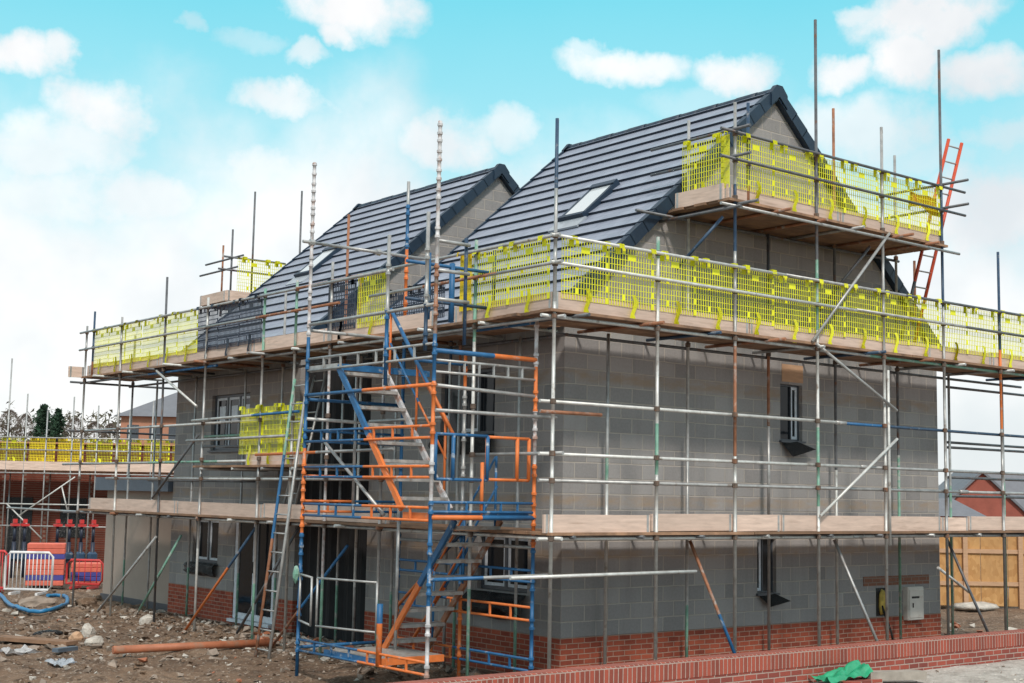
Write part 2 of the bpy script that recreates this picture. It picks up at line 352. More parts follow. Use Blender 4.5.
# ------------------------------------------------------------------ ground
GW = -2.6                                                     # line of the garden wall
def gh(x, y):
    b = noise.noise(Vector((x*.55, y*.55, 1)))*.08 + noise.noise(Vector((x*1.6, y*2.2, 4)))*.075 + noise.noise(Vector((x*4.5, y*5.5, 8)))*.045 + noise.noise(Vector((x*9, y*9, 3)))*.015
    f = 1.0
    if -.6 < x < 9.6 and -1.2 < y < 13: f = .3
    if abs(x) > 60 or abs(y) > 90: f = 0
    z = b*f - .02
    if y < GW+.5: z -= .12*min(1, (GW+.5-y)/.6)
    return z
xs = sorted(set([-400, -150, -60, -30, -14, -10] + [round(-8+i*.11, 3) for i in range(122)] + [round(5.6+i*.5, 2) for i in range(25)] + [22, 30, 45, 70, 120, 200, 320, 600]))
ys = sorted(set([-400, -100, -40, -20, -14, -10, -7, -5] + [round(-4+i*.13, 3) for i in range(200)] + [round(22.2+i*.6, 2) for i in range(30)] + [45, 55, 70, 90, 130, 200, 320, 600]))
bm = BM(); G = [[bm.verts.new((x, y, gh(x, y))) for y in ys] for x in xs]
for i in range(len(xs)-1):
    for j in range(len(ys)-1): bm.faces.new((G[i][j], G[i+1][j], G[i+1][j+1], G[i][j+1])).smooth = True
kind(mesh_obj('ground', bm, m_mud), 'structure')
bm = BM(); px = [-9+i*.22 for i in range(140)]; py = [GW-.225-i*.2 for i in range(40)]
def ph(x, y): return .19 + noise.noise(Vector((x*1.4, y*1.4, 2)))*.018 + noise.noise(Vector((x*6, y*6, 2)))*.012
V = [[bm.verts.new((x, y, ph(x, y))) for y in py] for x in px]
for i in range(len(px)-1):
    for j in range(len(py)-1): bm.faces.new((V[i][j], V[i+1][j], V[i+1][j+1], V[i][j+1])).smooth = True
kind(mesh_obj('pavement', bm, m_pave), 'structure')
# ------------------------------------------------------------------ the two houses
SL = .884; TH = math.atan(SL); HW = 9.1; RXm = HW/2
def zroof(x): return 5.365 + SL*(x if x <= RXm else HW-x)
def tiles(bm, y0, y1, side):
    ct, stn = math.cos(TH), math.sin(TH); s0 = -.36/ct; s1 = RXm/ct; gau = .355; k = int((s1-s0)/gau)
    prof = []
    for i in range(k+1):
        a = s0+i*gau
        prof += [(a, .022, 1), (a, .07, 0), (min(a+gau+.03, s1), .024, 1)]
    def P(s, h, y):
        x = s*ct - h*stn; z = 5.365 + s*stn + h*ct
        return (x if side == 0 else HW-x, y, z)
    A = [bm.verts.new(P(s, h, y0)) for s, h, _ in prof]; B = [bm.verts.new(P(s, h, y1)) for s, h, _ in prof]
    for i in range(len(prof)-1):
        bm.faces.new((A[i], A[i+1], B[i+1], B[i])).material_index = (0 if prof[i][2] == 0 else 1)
def verge(bm, ys, side, y_out):                                # stepped dry-verge units down a gable edge
    ct, stn = math.cos(TH), math.sin(TH); s0 = -.38/ct; s1 = RXm/ct; gau = .355
    i = 0
    while s0+i*gau < s1-.05:
        a, b = s0+i*gau-.015, min(s0+(i+1)*gau, s1)
        pr = [(a, -.115), (b, -.105), (b, .075), (a, .088)]
        vv = []
        for y in (ys, y_out):
            for s, h in pr:
                x = s*ct-h*stn; vv.append(bm.verts.new((x if side == 0 else HW-x, y, 5.365+s*stn+h*ct)))
        for f in ((0, 1, 2, 3), (7, 6, 5, 4), (0, 4, 5, 1), (1, 5, 6, 2), (2, 6, 7, 3), (3, 7, 4, 0)): bm.faces.new([vv[q] for q in f])
        i += 1
def window(par, ax, pos, u0, u1, z0, z1, sgn, bays=2, film=0, sash_light=True, sill=True, split=None, bare=False):
    """frame > pane..., all set back in the opening; sgn: direction into the house"""
    d = .07*sgn; bm = BM(); fr = .028 if split else .055
    w = (u1-u0-2*fr-(bays-1)*fr)/bays
    holes = [(u0+fr+i*(w+fr), u0+fr+i*(w+fr)+w, z0+fr, z1-fr) for i in range(bays)]
    if split: c_ = u0+fr+split*(u1-u0-3*fr); holes = [(u0+fr, c_, z0+fr, z1-fr), (c_+fr*.6, u1-fr, z0+fr, z1-fr)]
    panelled(bm, ax, pos+d, .07*sgn, u0+.004, u1-.004, z0+.004, z1-.004, holes)
    fo = mesh_obj('window', bm, m_frame, par)
    for i, h in enumerate(holes):
        if (split or bare) and sash_light != i:
            bm = BM(); g = pos+d+.03*sgn; a, b_ = (g, h[0]+.002, h[2]+.002), (g+.012*sgn, h[1]-.002, h[3]-.002)
            if ax == 'y': a, b_ = (a[1], a[0], a[2]), (b_[1], b_[0], b_[2])
            box(bm, a, b_); mesh_obj('pane', bm, m_glass, fo); continue
        bm = BM()
        panelled(bm, ax, pos+d+.02*sgn, .04*sgn, h[0]+.003, h[1]-.003, h[2]+.003, h[3]-.003, [(h[0]+min(.05, (h[1]-h[0])*.3), h[1]-min(.05, (h[1]-h[0])*.3), h[2]+.05, h[3]-.05)])
        mesh_obj('sash', bm, m_tape if (sash_light is True or sash_light == i) else (m_frame if split else m_sash), fo)
        bm = BM(); g = pos+d+.035*sgn
        a, b_ = (g, h[0]+.045, h[2]+.045), (g+.012*sgn, h[1]-.045, h[3]-.045)
        if ax == 'y': a, b_ = (a[1], a[0], a[2]), (b_[1], b_[0], b_[2])
        box(bm, a, b_); mesh_obj('pane', bm, m_glass, fo)
        if film > i:
            bm = BM(); cu, cz = (h[0]+h[1])/2, h[3]-.33; g2 = g-.006*sgn
            a, b_ = (g2, cu-.13, cz-.16), (g2+.004*sgn, cu+.13, cz+.16)
            if ax == 'y': a, b_ = (a[1], a[0], a[2]), (b_[1], b_[0], b_[2])
            box(bm, a, b_); mesh_obj('sticker', bm, m_tape, fo)
    if sill:
        bm = BM(); c = pos+d-.12*sgn
        a, b_ = (c, u0-.03, z0-.035), (pos+d, u1+.03, z0-.002)
        if ax == 'y': a, b_ = (a[1], a[0], a[2]), (b_[1], b_[0], b_[2])
        box(bm, a, b_); mesh_obj('sill', bm, m_frame, fo)
    return fo
def house(name, label, y0, y1, facade, gable, near):
    t = thing(name, label, 'house', (RXm, (y0+y1)/2, 0))
    th = .3
    wt = 5.24
    def wall(nm, ax, pos, thk, u0, u1, z0, z1, holes, mat): 
        b = BM(); panelled(b, ax, pos, thk, u0, u1, z0, z1, holes); return mesh_obj(nm, b, mat, t)
    wall('wall', 'x', 0, th, y0, y1, .6, wt, facade, m_block)
    wall('wall', 'x', HW, -th, y0, y1, .6, wt, [], m_block)
    wall('plinth', 'x', -.004, th, y0+.002, y1-.002, -.3, .597, [h for h in facade if h[2] < .6], m_brick)
    wall('plinth', 'x', HW+.004, -th, y0, y1, -.3, .597, [], m_brick)
    for (pos, s, hs) in ((y0, 1, gable), (y1, -1, [])):
        wall('wall', 'y', pos, th*s, th+.001, HW-th-.001, .6, wt, [], m_block) if False else None
        b = BM(); panelled(b, 'y', pos-.0015*s, th*s, 0.0015, HW-.0015, .602, wt, hs)
        A = [(0.02, wt+.001), (HW-.02, wt+.001), (RXm, zroof(RXm)-.03)]
        A = [(0.0015, wt), (HW-.0015, wt), (HW-.0015, zroof(HW)-.02), (RXm, zroof(RXm)-.02), (.0015, zroof(0)-.02)]
        f1 = [b.verts.new((x, pos-.0015*s, z)) for x, z in A]; f2 = [b.verts.new((x, pos-.0015*s+th*s, z)) for x, z in A]
        b.faces.new(f1); b.faces.new(f2[::-1])
        for i in range(5): b.faces.new((f1[i], f1[(i+1) % 5], f2[(i+1) % 5], f2[i]))
        bmesh.ops.remove_doubles(b, verts=b.verts, dist=.0005)
        mesh_obj('gable_wall', b, m_block, t)
        wall('plinth', 'y', pos-.004*s, th*s, -.002, HW+.002, -.3, .598, [], m_brick)
    yo0, yo1 = y0-.07, y1+.10
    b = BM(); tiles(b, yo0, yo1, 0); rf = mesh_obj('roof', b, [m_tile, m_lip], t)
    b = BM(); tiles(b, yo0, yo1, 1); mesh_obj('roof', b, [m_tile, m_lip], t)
    for side in (0, 1):
        for (a, c) in ((yo0+.07, yo0-.05), (yo1-.02, yo1+.03)):
            b = BM(); verge(b, a, side, c); mesh_obj('verge', b, m_verge, rf)
    b = BM(); k = 0; y = yo0-.06
    while y < yo1-.02:
        ye = min(y+.46, yo1+.03); rr = .088 + .006*(k % 2)
        ring = [[(RXm+rr*math.cos(a)*1.15, yy, zroof(RXm)-.04+rr*1.15*math.sin(a)) for a in [math.pi*q/8 for q in range(9)]] for yy in (y, ye)]
        P0, P1 = [[b.verts.new(q) for q in r0] for r0 in ring]
        for q in range(8): b.faces.new((P0[q], P0[q+1], P1[q+1], P1[q])).smooth = True
        b.faces.new(P0); b.faces.new(P1); y = ye-.012; k += 1
    mesh_obj('ridge_tiles', b, m_verge, rf)
    for (a, c) in ((yo0-.075, yo0+.02), (yo1-.02, yo1+.05)):
        b = BM(); zr = zroof(RXm); pr = [(-.2, -.29), (0, -.11), (.2, -.29), (.2, -.06), (.07, .085), (-.07, .085), (-.2, -.06)]
        q0 = [b.verts.new((RXm+x, a, zr+z)) for x, z in pr]; q1 = [b.verts.new((RXm+x, c, zr+z)) for x, z in pr]
        b.faces.new(q0); b.faces.new(q1[::-1])
        for i in range(7): b.faces.new((q0[i], q0[(i+1) % 7], q1[(i+1) % 7], q1[i]))
        mesh_obj('ridge_end_cap', b, m_verge, rf)
    return t, rf
def rooflight(rf, yc, xc):
    ct, stn = math.cos(TH), math.sin(TH); w, h = .54, .9
    def P(s, hh, y): return (xc + s*ct - hh*stn, y, zroof(xc)+s*stn+hh*ct)
    def slab(b, s0, s1, h0, h1, ya, yb):
        vv = [b.verts.new(P(s, hh, y)) for s in (s0, s1) for hh in (h0, h1) for y in (ya, yb)]
        for f in ((0, 1, 3, 2), (4, 6, 7, 5), (0, 4, 5, 1), (2, 3, 7, 6), (0, 2, 6, 4), (1, 5, 7, 3)): b.faces.new([vv[i] for i in f])
    b = BM()
    slab(b, -h/2-.05, -h/2+.02, .02, .15, yc-w/2-.04, yc+w/2+.04); slab(b, h/2-.02, h/2+.10, .02, .16, yc-w/2-.04, yc+w/2+.04)
    slab(b, -h/2+.02, h/2-.02, .02, .13, yc-w/2-.04, yc-w/2+.03); slab(b, -h/2+.02, h/2-.02, .02, .13, yc+w/2-.03, yc+w/2+.04)
    o = mesh_obj('rooflight', b, m_verge, rf)
    b = BM(); slab(b, -h/2+.02, h/2-.02, .10, .125, yc-w/2+.03, yc+w/2-.03); mesh_obj('pane', b, m_skyglass, o)
    b = BM(); slab(b, -h/2-.32, -h/2-.05, .045, .08, yc-w/2-.10, yc+w/2+.10); mesh_obj('flashing', b, m_sash, o)
GU, GL = (4.70, 5.26, 3.56, 4.49), (4.13, 4.59, 1.10, 1.98)
NU, NL = (1.60, 3.0, 3.5, 4.52), (.75, 1.94, 1.17, 2.02)
LU, LL, LD = (9.42, 11.05, 3.37, 4.5), (10.53, 11.66, 1.1, 2.02), (8.2, 9.82, .1, 2.06)
h1, rf1 = house('block_house', 'unfinished grey block house with scaffold round its near gable and orange ladder beside it', 0, 5.05, [NU, NL], [GU, GL], True)
h2, rf2 = house('block_house', 'unfinished grey block house farther back with black gap beside it and patio door', 7.48, 12.72, [LU, LL, LD], [], False)
rooflight(rf1, 2.06, 2.32); rooflight(rf2, 11.0, 2.4)
window(h1, 'y', 0, *GU, 1, bays=2, sash_light=1, split=.66); window(h1, 'y', 0, *GL, 1, bays=2, sash_light=0, split=.45)
window(h1, 'x', 0, *NU, 1, bays=3, sash_light=1, sill=False, bare=True); window(h1, 'x', 0, *NL, 1, bays=2, sash_light=True, sill=False)
window(h2, 'x', 0, *LU, 1, bays=3, film=3); window(h2, 'x', 0, *LL, 1, bays=2)
# patio door
bm = BM(); y0, y1, z0, z1 = LD
hs = [(y0+.11, y0+.74, z0+.12, z1-.09), (y0+.88, y1-.11, z0+.12, z1-.09)]
panelled(bm, 'x', .015, .08, y0+.004, y1-.004, z0+.004, z1-.004, hs); dr = mesh_obj('patio_door', bm, m_tape, h2)
for h in hs:
    bm = BM(); box(bm, (.05, h[0]+.002, h[2]+.002), (.065, h[1]-.002, h[3]-.002)); mesh_obj('pane', bm, m_glass, dr)
bm = BM(); rod(bm, (-.01, y0+.81, 1.0), (-.01, y0+.81, 1.22), .015); mesh_obj('handle', bm, m_black, dr)
bm = BM(); box(bm, (-.1, y0-.02, z0-.06), (.012, y1+.02, z0)); mesh_obj('threshold', bm, m_tape, dr)
# floors inside keep the rooms dark, added black sheet stands in for shade in the gap
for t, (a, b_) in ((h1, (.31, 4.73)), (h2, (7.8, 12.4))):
    bm = BM(); box(bm, (.31, a, 2.2), (HW-.31, b_, 2.45)); mesh_obj('floor', bm, m_shade, t)
    bm = BM(); box(bm, (.31, a, -.05), (HW-.31, b_, .08)); mesh_obj('floor', bm, m_shade, t)
    bm = BM(); box(bm, (.31, a, 4.7), (HW-.31, b_, 4.85)); mesh_obj('floor', bm, m_shade, t)
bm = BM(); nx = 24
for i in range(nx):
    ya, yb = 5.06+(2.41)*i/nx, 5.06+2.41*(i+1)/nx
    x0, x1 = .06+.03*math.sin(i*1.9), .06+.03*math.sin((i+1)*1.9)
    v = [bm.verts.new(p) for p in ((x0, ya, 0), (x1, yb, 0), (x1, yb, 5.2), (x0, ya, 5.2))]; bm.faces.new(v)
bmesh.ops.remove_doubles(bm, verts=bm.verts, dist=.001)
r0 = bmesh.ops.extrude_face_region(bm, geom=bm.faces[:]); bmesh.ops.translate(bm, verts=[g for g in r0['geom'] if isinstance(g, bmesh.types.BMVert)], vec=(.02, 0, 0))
tag(mesh_obj('gap_shade_sheet', bm, m_shade), 'added black sheet standing in for the shade between the two houses', 'sheet')
# wraps, plywood block, meter box and service opening on the near house
def crumple(name, par, ax, pos, u0, u1, z0, z1, dep, seed, mat=None):
    bm = BM(); nu, nv = 16, 7
    P = (lambda u, z, d: (pos-d, u, z)) if ax == 'x' else (lambda u, z, d: (u, pos-d, z))
    g = [[None]*(nv+1) for _ in range(nu+1)]
    for i in range(nu+1):
        for j in range(nv+1):
            a, b_ = i/nu, j/nv
            d = dep*(.25+.75*math.sin(math.pi*min(1, b_*1.0))**.7)*(.7+.6*noise.noise(Vector((a*5+seed, b_*3, seed)))) + .02
            zz = z0+(z1-z0)*b_ + .05*noise.noise(Vector((a*3, b_*2, seed+5)))*(1-b_)
            g[i][j] = bm.verts.new(P(u0+(u1-u0)*a, zz, max(.012, d)))
    for i in range(nu):
        for j in range(nv): bm.faces.new((g[i][j], g[i+1][j], g[i+1][j+1], g[i][j+1])).smooth = True
    r0 = bmesh.ops.extrude_face_region(bm, geom=bm.faces[:])
    bmesh.ops.translate(bm, verts=[q for q in r0['geom'] if isinstance(q, bmesh.types.BMVert)], vec=(.012, 0, 0) if ax == 'x' else (0, .012, 0))
    return mesh_obj(name, bm, mat or m_black, par)
crumple('sill_wrap', h1, 'x', 0, .68, 2.04, .78, 1.15, .36, 1); crumple('sill_wrap', h1, 'x', 0, 1.55, 3.1, 3.2, 3.5, .16, 2)
crumple('sill_wrap', h2, 'x', 0, 10.45, 11.75, .85, 1.1, .2, 3)
def flap(par, u0, u1, z1, drop, seed):
    bm = BM(); pts = [(u0, z1), (u1+.14, z1-.12), (u0+.2, z1-drop)]
    v = [bm.verts.new((u, -.03-.10*(i > 0)-.03*(i == 1), z)) for i, (u, z) in enumerate(pts)] + [bm.verts.new((u0+.4, -.05, z1))]
    bm.faces.new((v[0], v[2], v[3])); bm.faces.new((v[2], v[1], v[3])); bmesh.ops.solidify(bm, geom=bm.faces[:], thickness=.012)
    mesh_obj('sill_wrap', bm, m_black, par)
flap(h1, 4.66, 5.28, 3.55, .26, 1); flap(h1, 4.1, 4.62, 1.09, .2, 2)
bm = BM(); box(bm, (4.74, -.012, 4.53), (5.27, .05, 4.82)); mesh_obj('plywood_patch', bm, m_ply, h1)
bm = BM(); box(bm, (7.98, -.10, .52), (8.46, .02, 1.1)); bmesh.ops.bevel(bm, geom=bm.edges[:], offset=.012, segments=2, affect='EDGES'); mb = mesh_obj('meter_box', bm, m_meter, h1)
bm = BM(); box(bm, (8.02, -.113, .56), (8.42, -.1, 1.06)); bmesh.ops.bevel(bm, geom=bm.edges[:], offset=.006, affect='EDGES'); md = mesh_obj('door', bm, m_meter, mb)
bm = BM(); box(bm, (8.08, -.119, .90), (8.3, -.1125, .935)); mesh_obj('vent', bm, m_black, md)
bm = BM(); box(bm, (8.1, -.122, .74), (8.125, -.1125, .82)); mesh_obj('latch', bm, m_black, md)
bm = BM(); box(bm, (7.2, -.01, .62), (7.46, .02, 1.1)); so = mesh_obj('service_opening', bm, m_black, h1)
bm = BM(); bag(bm, (7.36, -.02, .86), (.1, .045, .22), 3); mesh_obj('insulation', bm, m_yfoam, so, True)
bm = BM(); polytube(bm, [(7.3, -.05, .8), (7.36, -.09, .6), (7.46, -.12, .35), (7.52, -.13, .1)], .02); mesh_obj('cable', bm, m_black, so)
bm = BM(); panelled(bm, 'y', -.012, .02, 6.85, 8.75, 1.14, 1.30, []); mesh_obj('brick_course', bm, masonry('patch_brick', (.2, .09, .06), (.28, .13, .09), (.25, .21, .18), .225, .075, .01), h1)
# garage-like cabin beyond the far house
t = thing('site_store', 'grey brown clad store with flat dark fascia roof beyond the farther block house', 'store', (1.5, 15, 0))
bm = BM(); panelled(bm, 'x', .15, 3.0, 12.78, 16.6, .12, 2.52, []); mesh_obj('wall', bm, m_render, t)
bm = BM(); box(bm, (.11, 12.78, -.1), (3.2, 16.64, .12)); mesh_obj('plinth', bm, m_frame, t)
bm = BM(); box(bm, (-.1, 12.76, 2.52), (3.3, 16.75, 2.82)); mesh_obj('roof', bm, m_fascia, t)

# ------------------------------------------------------------------ tube scaffold round both houses
OUT, INN = -1.35, -.25
ZU, ZL, ZM, ZT = 5.0, 2.12, 3.02, 6.97               # tops of the decks
LZ = [2.04, 2.78, 3.13, 3.80, 4.91]
GZ = [5.60, 5.97]
S = thing('tube_scaffold', 'steel tube scaffold with timber decks wrapped round both grey block houses', 'scaffold', (OUT, OUT, 0))
m_coup = M('coupler_steel', (.13, .095, .075), .7, .2, vary=.4, scale=14, spot=(.24, .11, .06), sp=(.52, .68), spscale=8)
PAL = [m_galv, m_pale, m_dark, m_rust, m_blue, m_navy, m_orange, m_green, m_white, m_coup]
GAL, PALE, DRK, RST, BLU, NAV, ORG, GRN, WHT = range(9)
CM = 9
def standard(x, y, ztop, segs=None, z0=None, coll=None, lean=(0, 0)):
    z0 = (gh(x, y) - .02) if z0 is None else z0
    if z0 > 1 and coll is None: coll = []
    bm = BM(); cl = [z-z0 for z in (coll if coll is not None else LZ+[q for q in GZ if q < ztop])]
    sg = [(z-z0, mi) for z, mi in segs] if segs else [(99, GAL)]
    rod(bm, (x, y, z0), (x+lean[0], y+lean[1], ztop), segs=sg, collars=cl, cm=CM); return mesh_obj('standard', bm, PAL, S)
def ledger(p0, p1, mi=GAL, segs=None, coll=(), nm='ledger', r=TR):
    p0 = Vector(p0)+Vector((0, 0, random.uniform(-.008, .008))); p1 = Vector(p1)+Vector((0, 0, random.uniform(-.008, .008)))
    bm = BM(); rod(bm, p0, p1, r, segs or [(99, mi)], coll, cm=CM); return mesh_obj(nm, bm, PAL, S)
topc = [7.0, 7.56, 7.96]
# gable face, outer row
standard(OUT, OUT, 7.54, [(5.1, PALE), (6.6, GAL), (9, NAV)], coll=LZ+GZ)
standard(.53, OUT, 6.2, [(2.9, PALE), (3.6, GRN), (5.9, PALE), (9, GRN)])
standard(2.11, OUT, 8.44, [(3.2, PALE), (4.8, RST), (6.2, GAL), (7.2, NAV), (9, GAL)], coll=LZ+GZ+topc)
standard(2.43, OUT+.03, 8.5, [(7.25, RST), (9, NAV)], z0=6.85, coll=[7.56, 7.96])
standard(3.98, OUT, 10.15, [(2.5, PALE), (3.7, GRN), (5.2, PALE), (6.3, GRN), (11, DRK)], coll=LZ+GZ+topc)
standard(5.66, OUT, 8.72, [(5, PALE), (9, GAL)], coll=LZ+GZ+topc)
standard(5.72, OUT-.03, 4.7, [(9, PALE)], z0=1.9, coll=[])
standard(7.32, OUT, 10.4, [(5.9, GAL), (7.9, NAV), (11, DRK)], coll=LZ+GZ+topc)
standard(9.03, OUT, 7.06, [(3.9, GAL), (5.3, ORG), (8, NAV)])
standard(10.8, OUT, 6.3)
# gable face, inner row
for x, zt, sg in ((.62, 4.94, [(2.8, PALE), (3.2, GRN), (9, GAL)]), (2.27, 8.42, [(1, GRN), (9, GAL)]), (4.12, 6.88, [(3.6, GAL), (4.9, RST), (9, DRK)]), (5.82, 9.3, [(3.1, PALE), (6.9, DRK), (10, RST)]), (7.55, 8.77, [(3.4, GRN), (5, DRK), (9, GAL)]), (9.1, 4.94, [(2.9, GRN), (9, GAL)]), (10.85, 4.94, [(3, GRN), (9, GAL)])):
    standard(x, INN, zt, sg, coll=[2.04, 4.91]+([6.9] if zt > 6.9 else []))
standard(8.1, INN, 6.92, [(5.9, NAV), (9, RST)], z0=4.96, coll=[])
standard(4.05, INN-.06, 3.75, [(9, GAL)], z0=2.15, coll=[])
# front face, outer row
standard(OUT, .36, 6.14, [(1.3, GRN), (2.8, PALE), (4.7, PALE), (7, GRN)])
standard(OUT, 2.62, 4.9, [(1, GRN), (9, GAL)]); standard(OUT, 4.22, 6.3, [(1.2, GRN), (5, WHT), (9, GAL)])
standard(OUT, 5.35, 6.12, [(5, PALE), (9, GRN)])
standard(OUT, 6.46, 6.1, [(1, GRN), (4.9, GAL), (9, GRN)]); standard(OUT, 8.66, 6.16, [(1.5, PALE), (5, GAL), (9, PALE)])
standard(OUT, 10.4, 6.76, [(9, DRK)], lean=(0, .12)); standard(OUT, 12.5, 6.15, [(3, PALE), (9, GAL)], lean=(0, .15)); standard(OUT, 14.55, 6.12, [(9, GAL)])
standard(OUT-.02, 14.1, 6.4, [(5.3, RST), (9, NAV)], z0=4.92, coll=GZ)
# front face, inner row
for y, zt, mi in ((.7, 4.9, GAL), (2.17, 6.3, RST), (2.42, 6.2, NAV), (3.9, 4.9, GAL), (5.0, 4.9, PALE), (5.56, 7.44, RST), (6.2, 4.9, GAL), (7.7, 6.28, GAL), (9.15, 4.9, GAL), (11.3, 4.9, GAL), (13.2, 4.9, GAL), (14.5, 6.0, DRK)):
    standard(INN, y, zt, [(1, GRN if int(y*10) % 2 else GAL), (4.6, mi if mi in (GAL, PALE) else GAL), (9, mi)], coll=[2.04, 4.91])
standard(OUT+.09, 3.5, 6.0, [(9, RST)], z0=4.9, coll=[]); standard(OUT+.09, 4.42, 5.95, [(9, DRK)], z0=4.9, coll=[])
# ledgers, gable face
gx = [OUT, .53, 2.11, 3.98, 5.66, 7.32, 9.03, 10.8]; cg = lambda x0: [x-x0 for x in gx]
LO = OUT+.052
for z, mi, x1 in ((2.04, PALE, 5.0), (2.78, GAL, 7.9), (3.13, PALE, 5.2), (3.80, PALE, 4.6), (4.91, PALE, 4.2)):
    ledger((OUT-.18, LO, z), (x1, LO, z), mi, coll=[x-x1*0-(OUT-.18)-.1 for x in ()])
    ledger((x1-.03, LO+.001, z+.004), (11.6, LO+.001, z), {3.80: NAV, 4.91: GRN}.get(z, GAL), segs=[(1.1, BLU if z == 3.80 else GAL), (99, {3.80: NAV, 4.91: GRN}.get(z, GAL))])
    bm = BM(); rod(bm, (x1-.12, LO, z), (x1+.12, LO, z), .034, [(9, 0)]); mesh_obj('sleeve_coupler', bm, PAL, S)
for z, x1 in ((GZ[0], 4.9), (GZ[1], 3.2)):
    ledger((OUT-.12, OUT-.052, z), (x1, OUT-.052, z), PALE); ledger((x1-.02, OUT-.052, z), (11.6, OUT-.052, z), GAL, segs=[(3, GAL), (99, DRK)], nm='guard_rail')
ledger((OUT-.7, OUT-.06, 1.57), (1.25, OUT-.06, 1.58), PALE)
for z in (2.04, 4.86): ledger((-.35, INN+.05, z), (11.6, INN+.05, z), GAL if z < 3 else DRK)
for z in (2.72, 3.05, 3.6, 3.69, 4.7): ledger((9.05, INN+.06, z), (11.8, INN+.06, z), DRK)
ledger((-1.6, OUT-.05, 3.66), (-.55, OUT-.05, 3.66), RST)
# ledgers, front face
for z, mi, ya, yb in ((2.04, GAL, 2.5, 19.2), (2.78, GAL, 2.4, 13.2), (3.09, PALE, 5.1, 15.7), (3.80, GAL, 5.0, 15.2), (4.91, GAL, -1.5, 8.6), (4.87, BLU, 8.3, 14.9)):
    ledger((LO, ya, z), (LO, yb, z), mi, segs=[(3.0, mi), (6, {GAL: PALE, PALE: GRN, BLU: DRK}[mi]), (99, GAL)])
ledger((LO, -1.5, 3.13), (LO, .45, 3.13), GAL); ledger((LO, -1.5, 2.04), (LO, 2.6, 2.04), PALE); ledger((LO-.1, .9, 3.66), (LO-.1, 2.9, 3.66), GAL); ledger((LO-.1, 1.2, 3.0), (LO-.1, 2.6, 3.0), PALE)
for z in (2.04, 4.85): ledger((INN+.05, -.3, z), (INN+.05, 14.8, z), DRK)
ledger((INN, 5.0, 3.05), (INN, 9, 3.05), GAL); ledger((INN-.02, 8.6, 2.75), (INN-.02, 13.4, 2.75), DRK)
fo = OUT-.052
for z, parts_ in ((GZ[0], ((-1.55, .0, GAL), (-.2, 3.0, RST), (3.9, 8.9, RST), (8.6, 14.8, GAL))), (GZ[1], ((-1.5, 3.2, GAL), (2.9, 7.2, RST), (6.9, 14.8, GAL)))):
    for a, b_, mi in parts_: ledger((fo, a, z), (fo, b_, z), mi, segs=[((b_-a)*.55, mi), (99, GAL)], nm='guard_rail')
ledger((fo-.01, 5.05, 3.9), (fo-.01, 9.0, 3.86), PALE, segs=[(1.6, BLU), (99, PALE)], nm='guard_rail'); ledger((fo-.01, 5.3, 3.5), (fo-.01, 9.2, 3.48), GAL, nm='guard_rail')
ledger((fo-.15, 2.0, 3.22), (fo-.15, 6.2, 3.18), RST, segs=[(2.2, GAL), (99, ORG)])
ledger((INN-.3, 8.0, 3.62), (INN-.3, 10.2, 3.62), GRN); ledger((INN-.3, 8.2, 3.4), (INN-.3, 10.3, 3.42), DRK)
for y in (14.6,):
    for z in (3.8, 4.87, 2.04): ledger((OUT-.3, y, z), (2.5, y, z), DRK)
# braces
bo = OUT-.06
for p0, p1, mi in (((3.88, bo, 4.98), (5.9, bo, 4.06), GAL), ((3.95, bo, 2.36), (5.9, bo, 3.6), PALE), ((5.76, bo, 6.95), (3.78, bo, 5.0), GAL)): ledger(p0, p1, mi, nm='brace')
for x, mi in ((1.1, BLU), (4.35, GAL), (7.39, DRK)):
    ledger((x+.45, OUT+.35, 1.98), (x+.84, OUT-.25, .25), GAL, segs=[(1.1, RST if mi == BLU else mi), (9, mi)], nm='brace')
ledger((7.35, OUT+.2, 1.5), (8.55, OUT+.4, 1.05), PALE, nm='brace'); ledger((1.95, bo+.15, 6.7), (1.6, OUT+.7, 5.95), NAV, nm='brace'); ledger((5.6, OUT+.2, 6.75), (5.15, OUT+.9, 5.7), DRK, nm='brace')
for p0, p1, sg in (((fo, 10.7, 4.9), (fo, 8.85, 4.12), [(9, PALE)]), ((fo, 8.72, 3.6), (fo, 10.62, 2.4), [(9, DRK)]), ((fo, 10.36, 1.66), (fo-.3, 12.3, .1), [(9, GAL)]), ((fo+.3, 9.9, 1.7), (fo, 11.0, .2), [(9, GRN)]),
                   ((fo+.2, 6.75, 1.95), (fo-.2, 8.6, -.02), [(1.0, NAV), (9, ORG)]), ((fo+.3, 3.9, 1.75), (fo, 5.7, .0), [(1.5, BLU), (9, RST)]), ((fo+.4, 5.6, 2.0), (fo+.1, 7.1, .1), [(9, DRK)])):
    ledger(p0, p1, segs=sg, nm='brace')
# decks, toe boards, transoms
def boards(x0, x1, n, z, along, c0, step, ends=(0, 0)):
    L_ = 3.9; a = x0
    while a < x1-.2:
        b_ = min(a+L_, x1)
        for i in range(n):
            c = c0+i*step; dz = random.uniform(0, .006); e0, e1 = random.uniform(-.04, .04), random.uniform(-.05, .05)
            bm = BM()
            if along == 'x': box(bm, (a+.006+e0*(a == x0), c, z-.038+dz), (b_-.006+e1*(b_ == x1), c+.225, z+dz))
            else: box(bm, (c, a+.006+e0*(a == x0), z-.038+dz), (c+.225, b_-.006+e1*(b_ == x1), z+dz))
            mesh_obj('deck_board', bm, m_board, S)
        a = b_
boards(-1.42, 11.4, 5, ZU, 'x', -1.39, .232); boards(-.22, 14.6, 5, ZU-.002, 'y', -1.40, .232)
boards(-1.42, 11.4, 5, ZL, 'x', -1.39, .232); boards(-.22, 14.4, 5, ZL-.002, 'y', -1.40, .232)
boards(5.0, 8.9, 5, ZM, 'y', -1.40, .232)
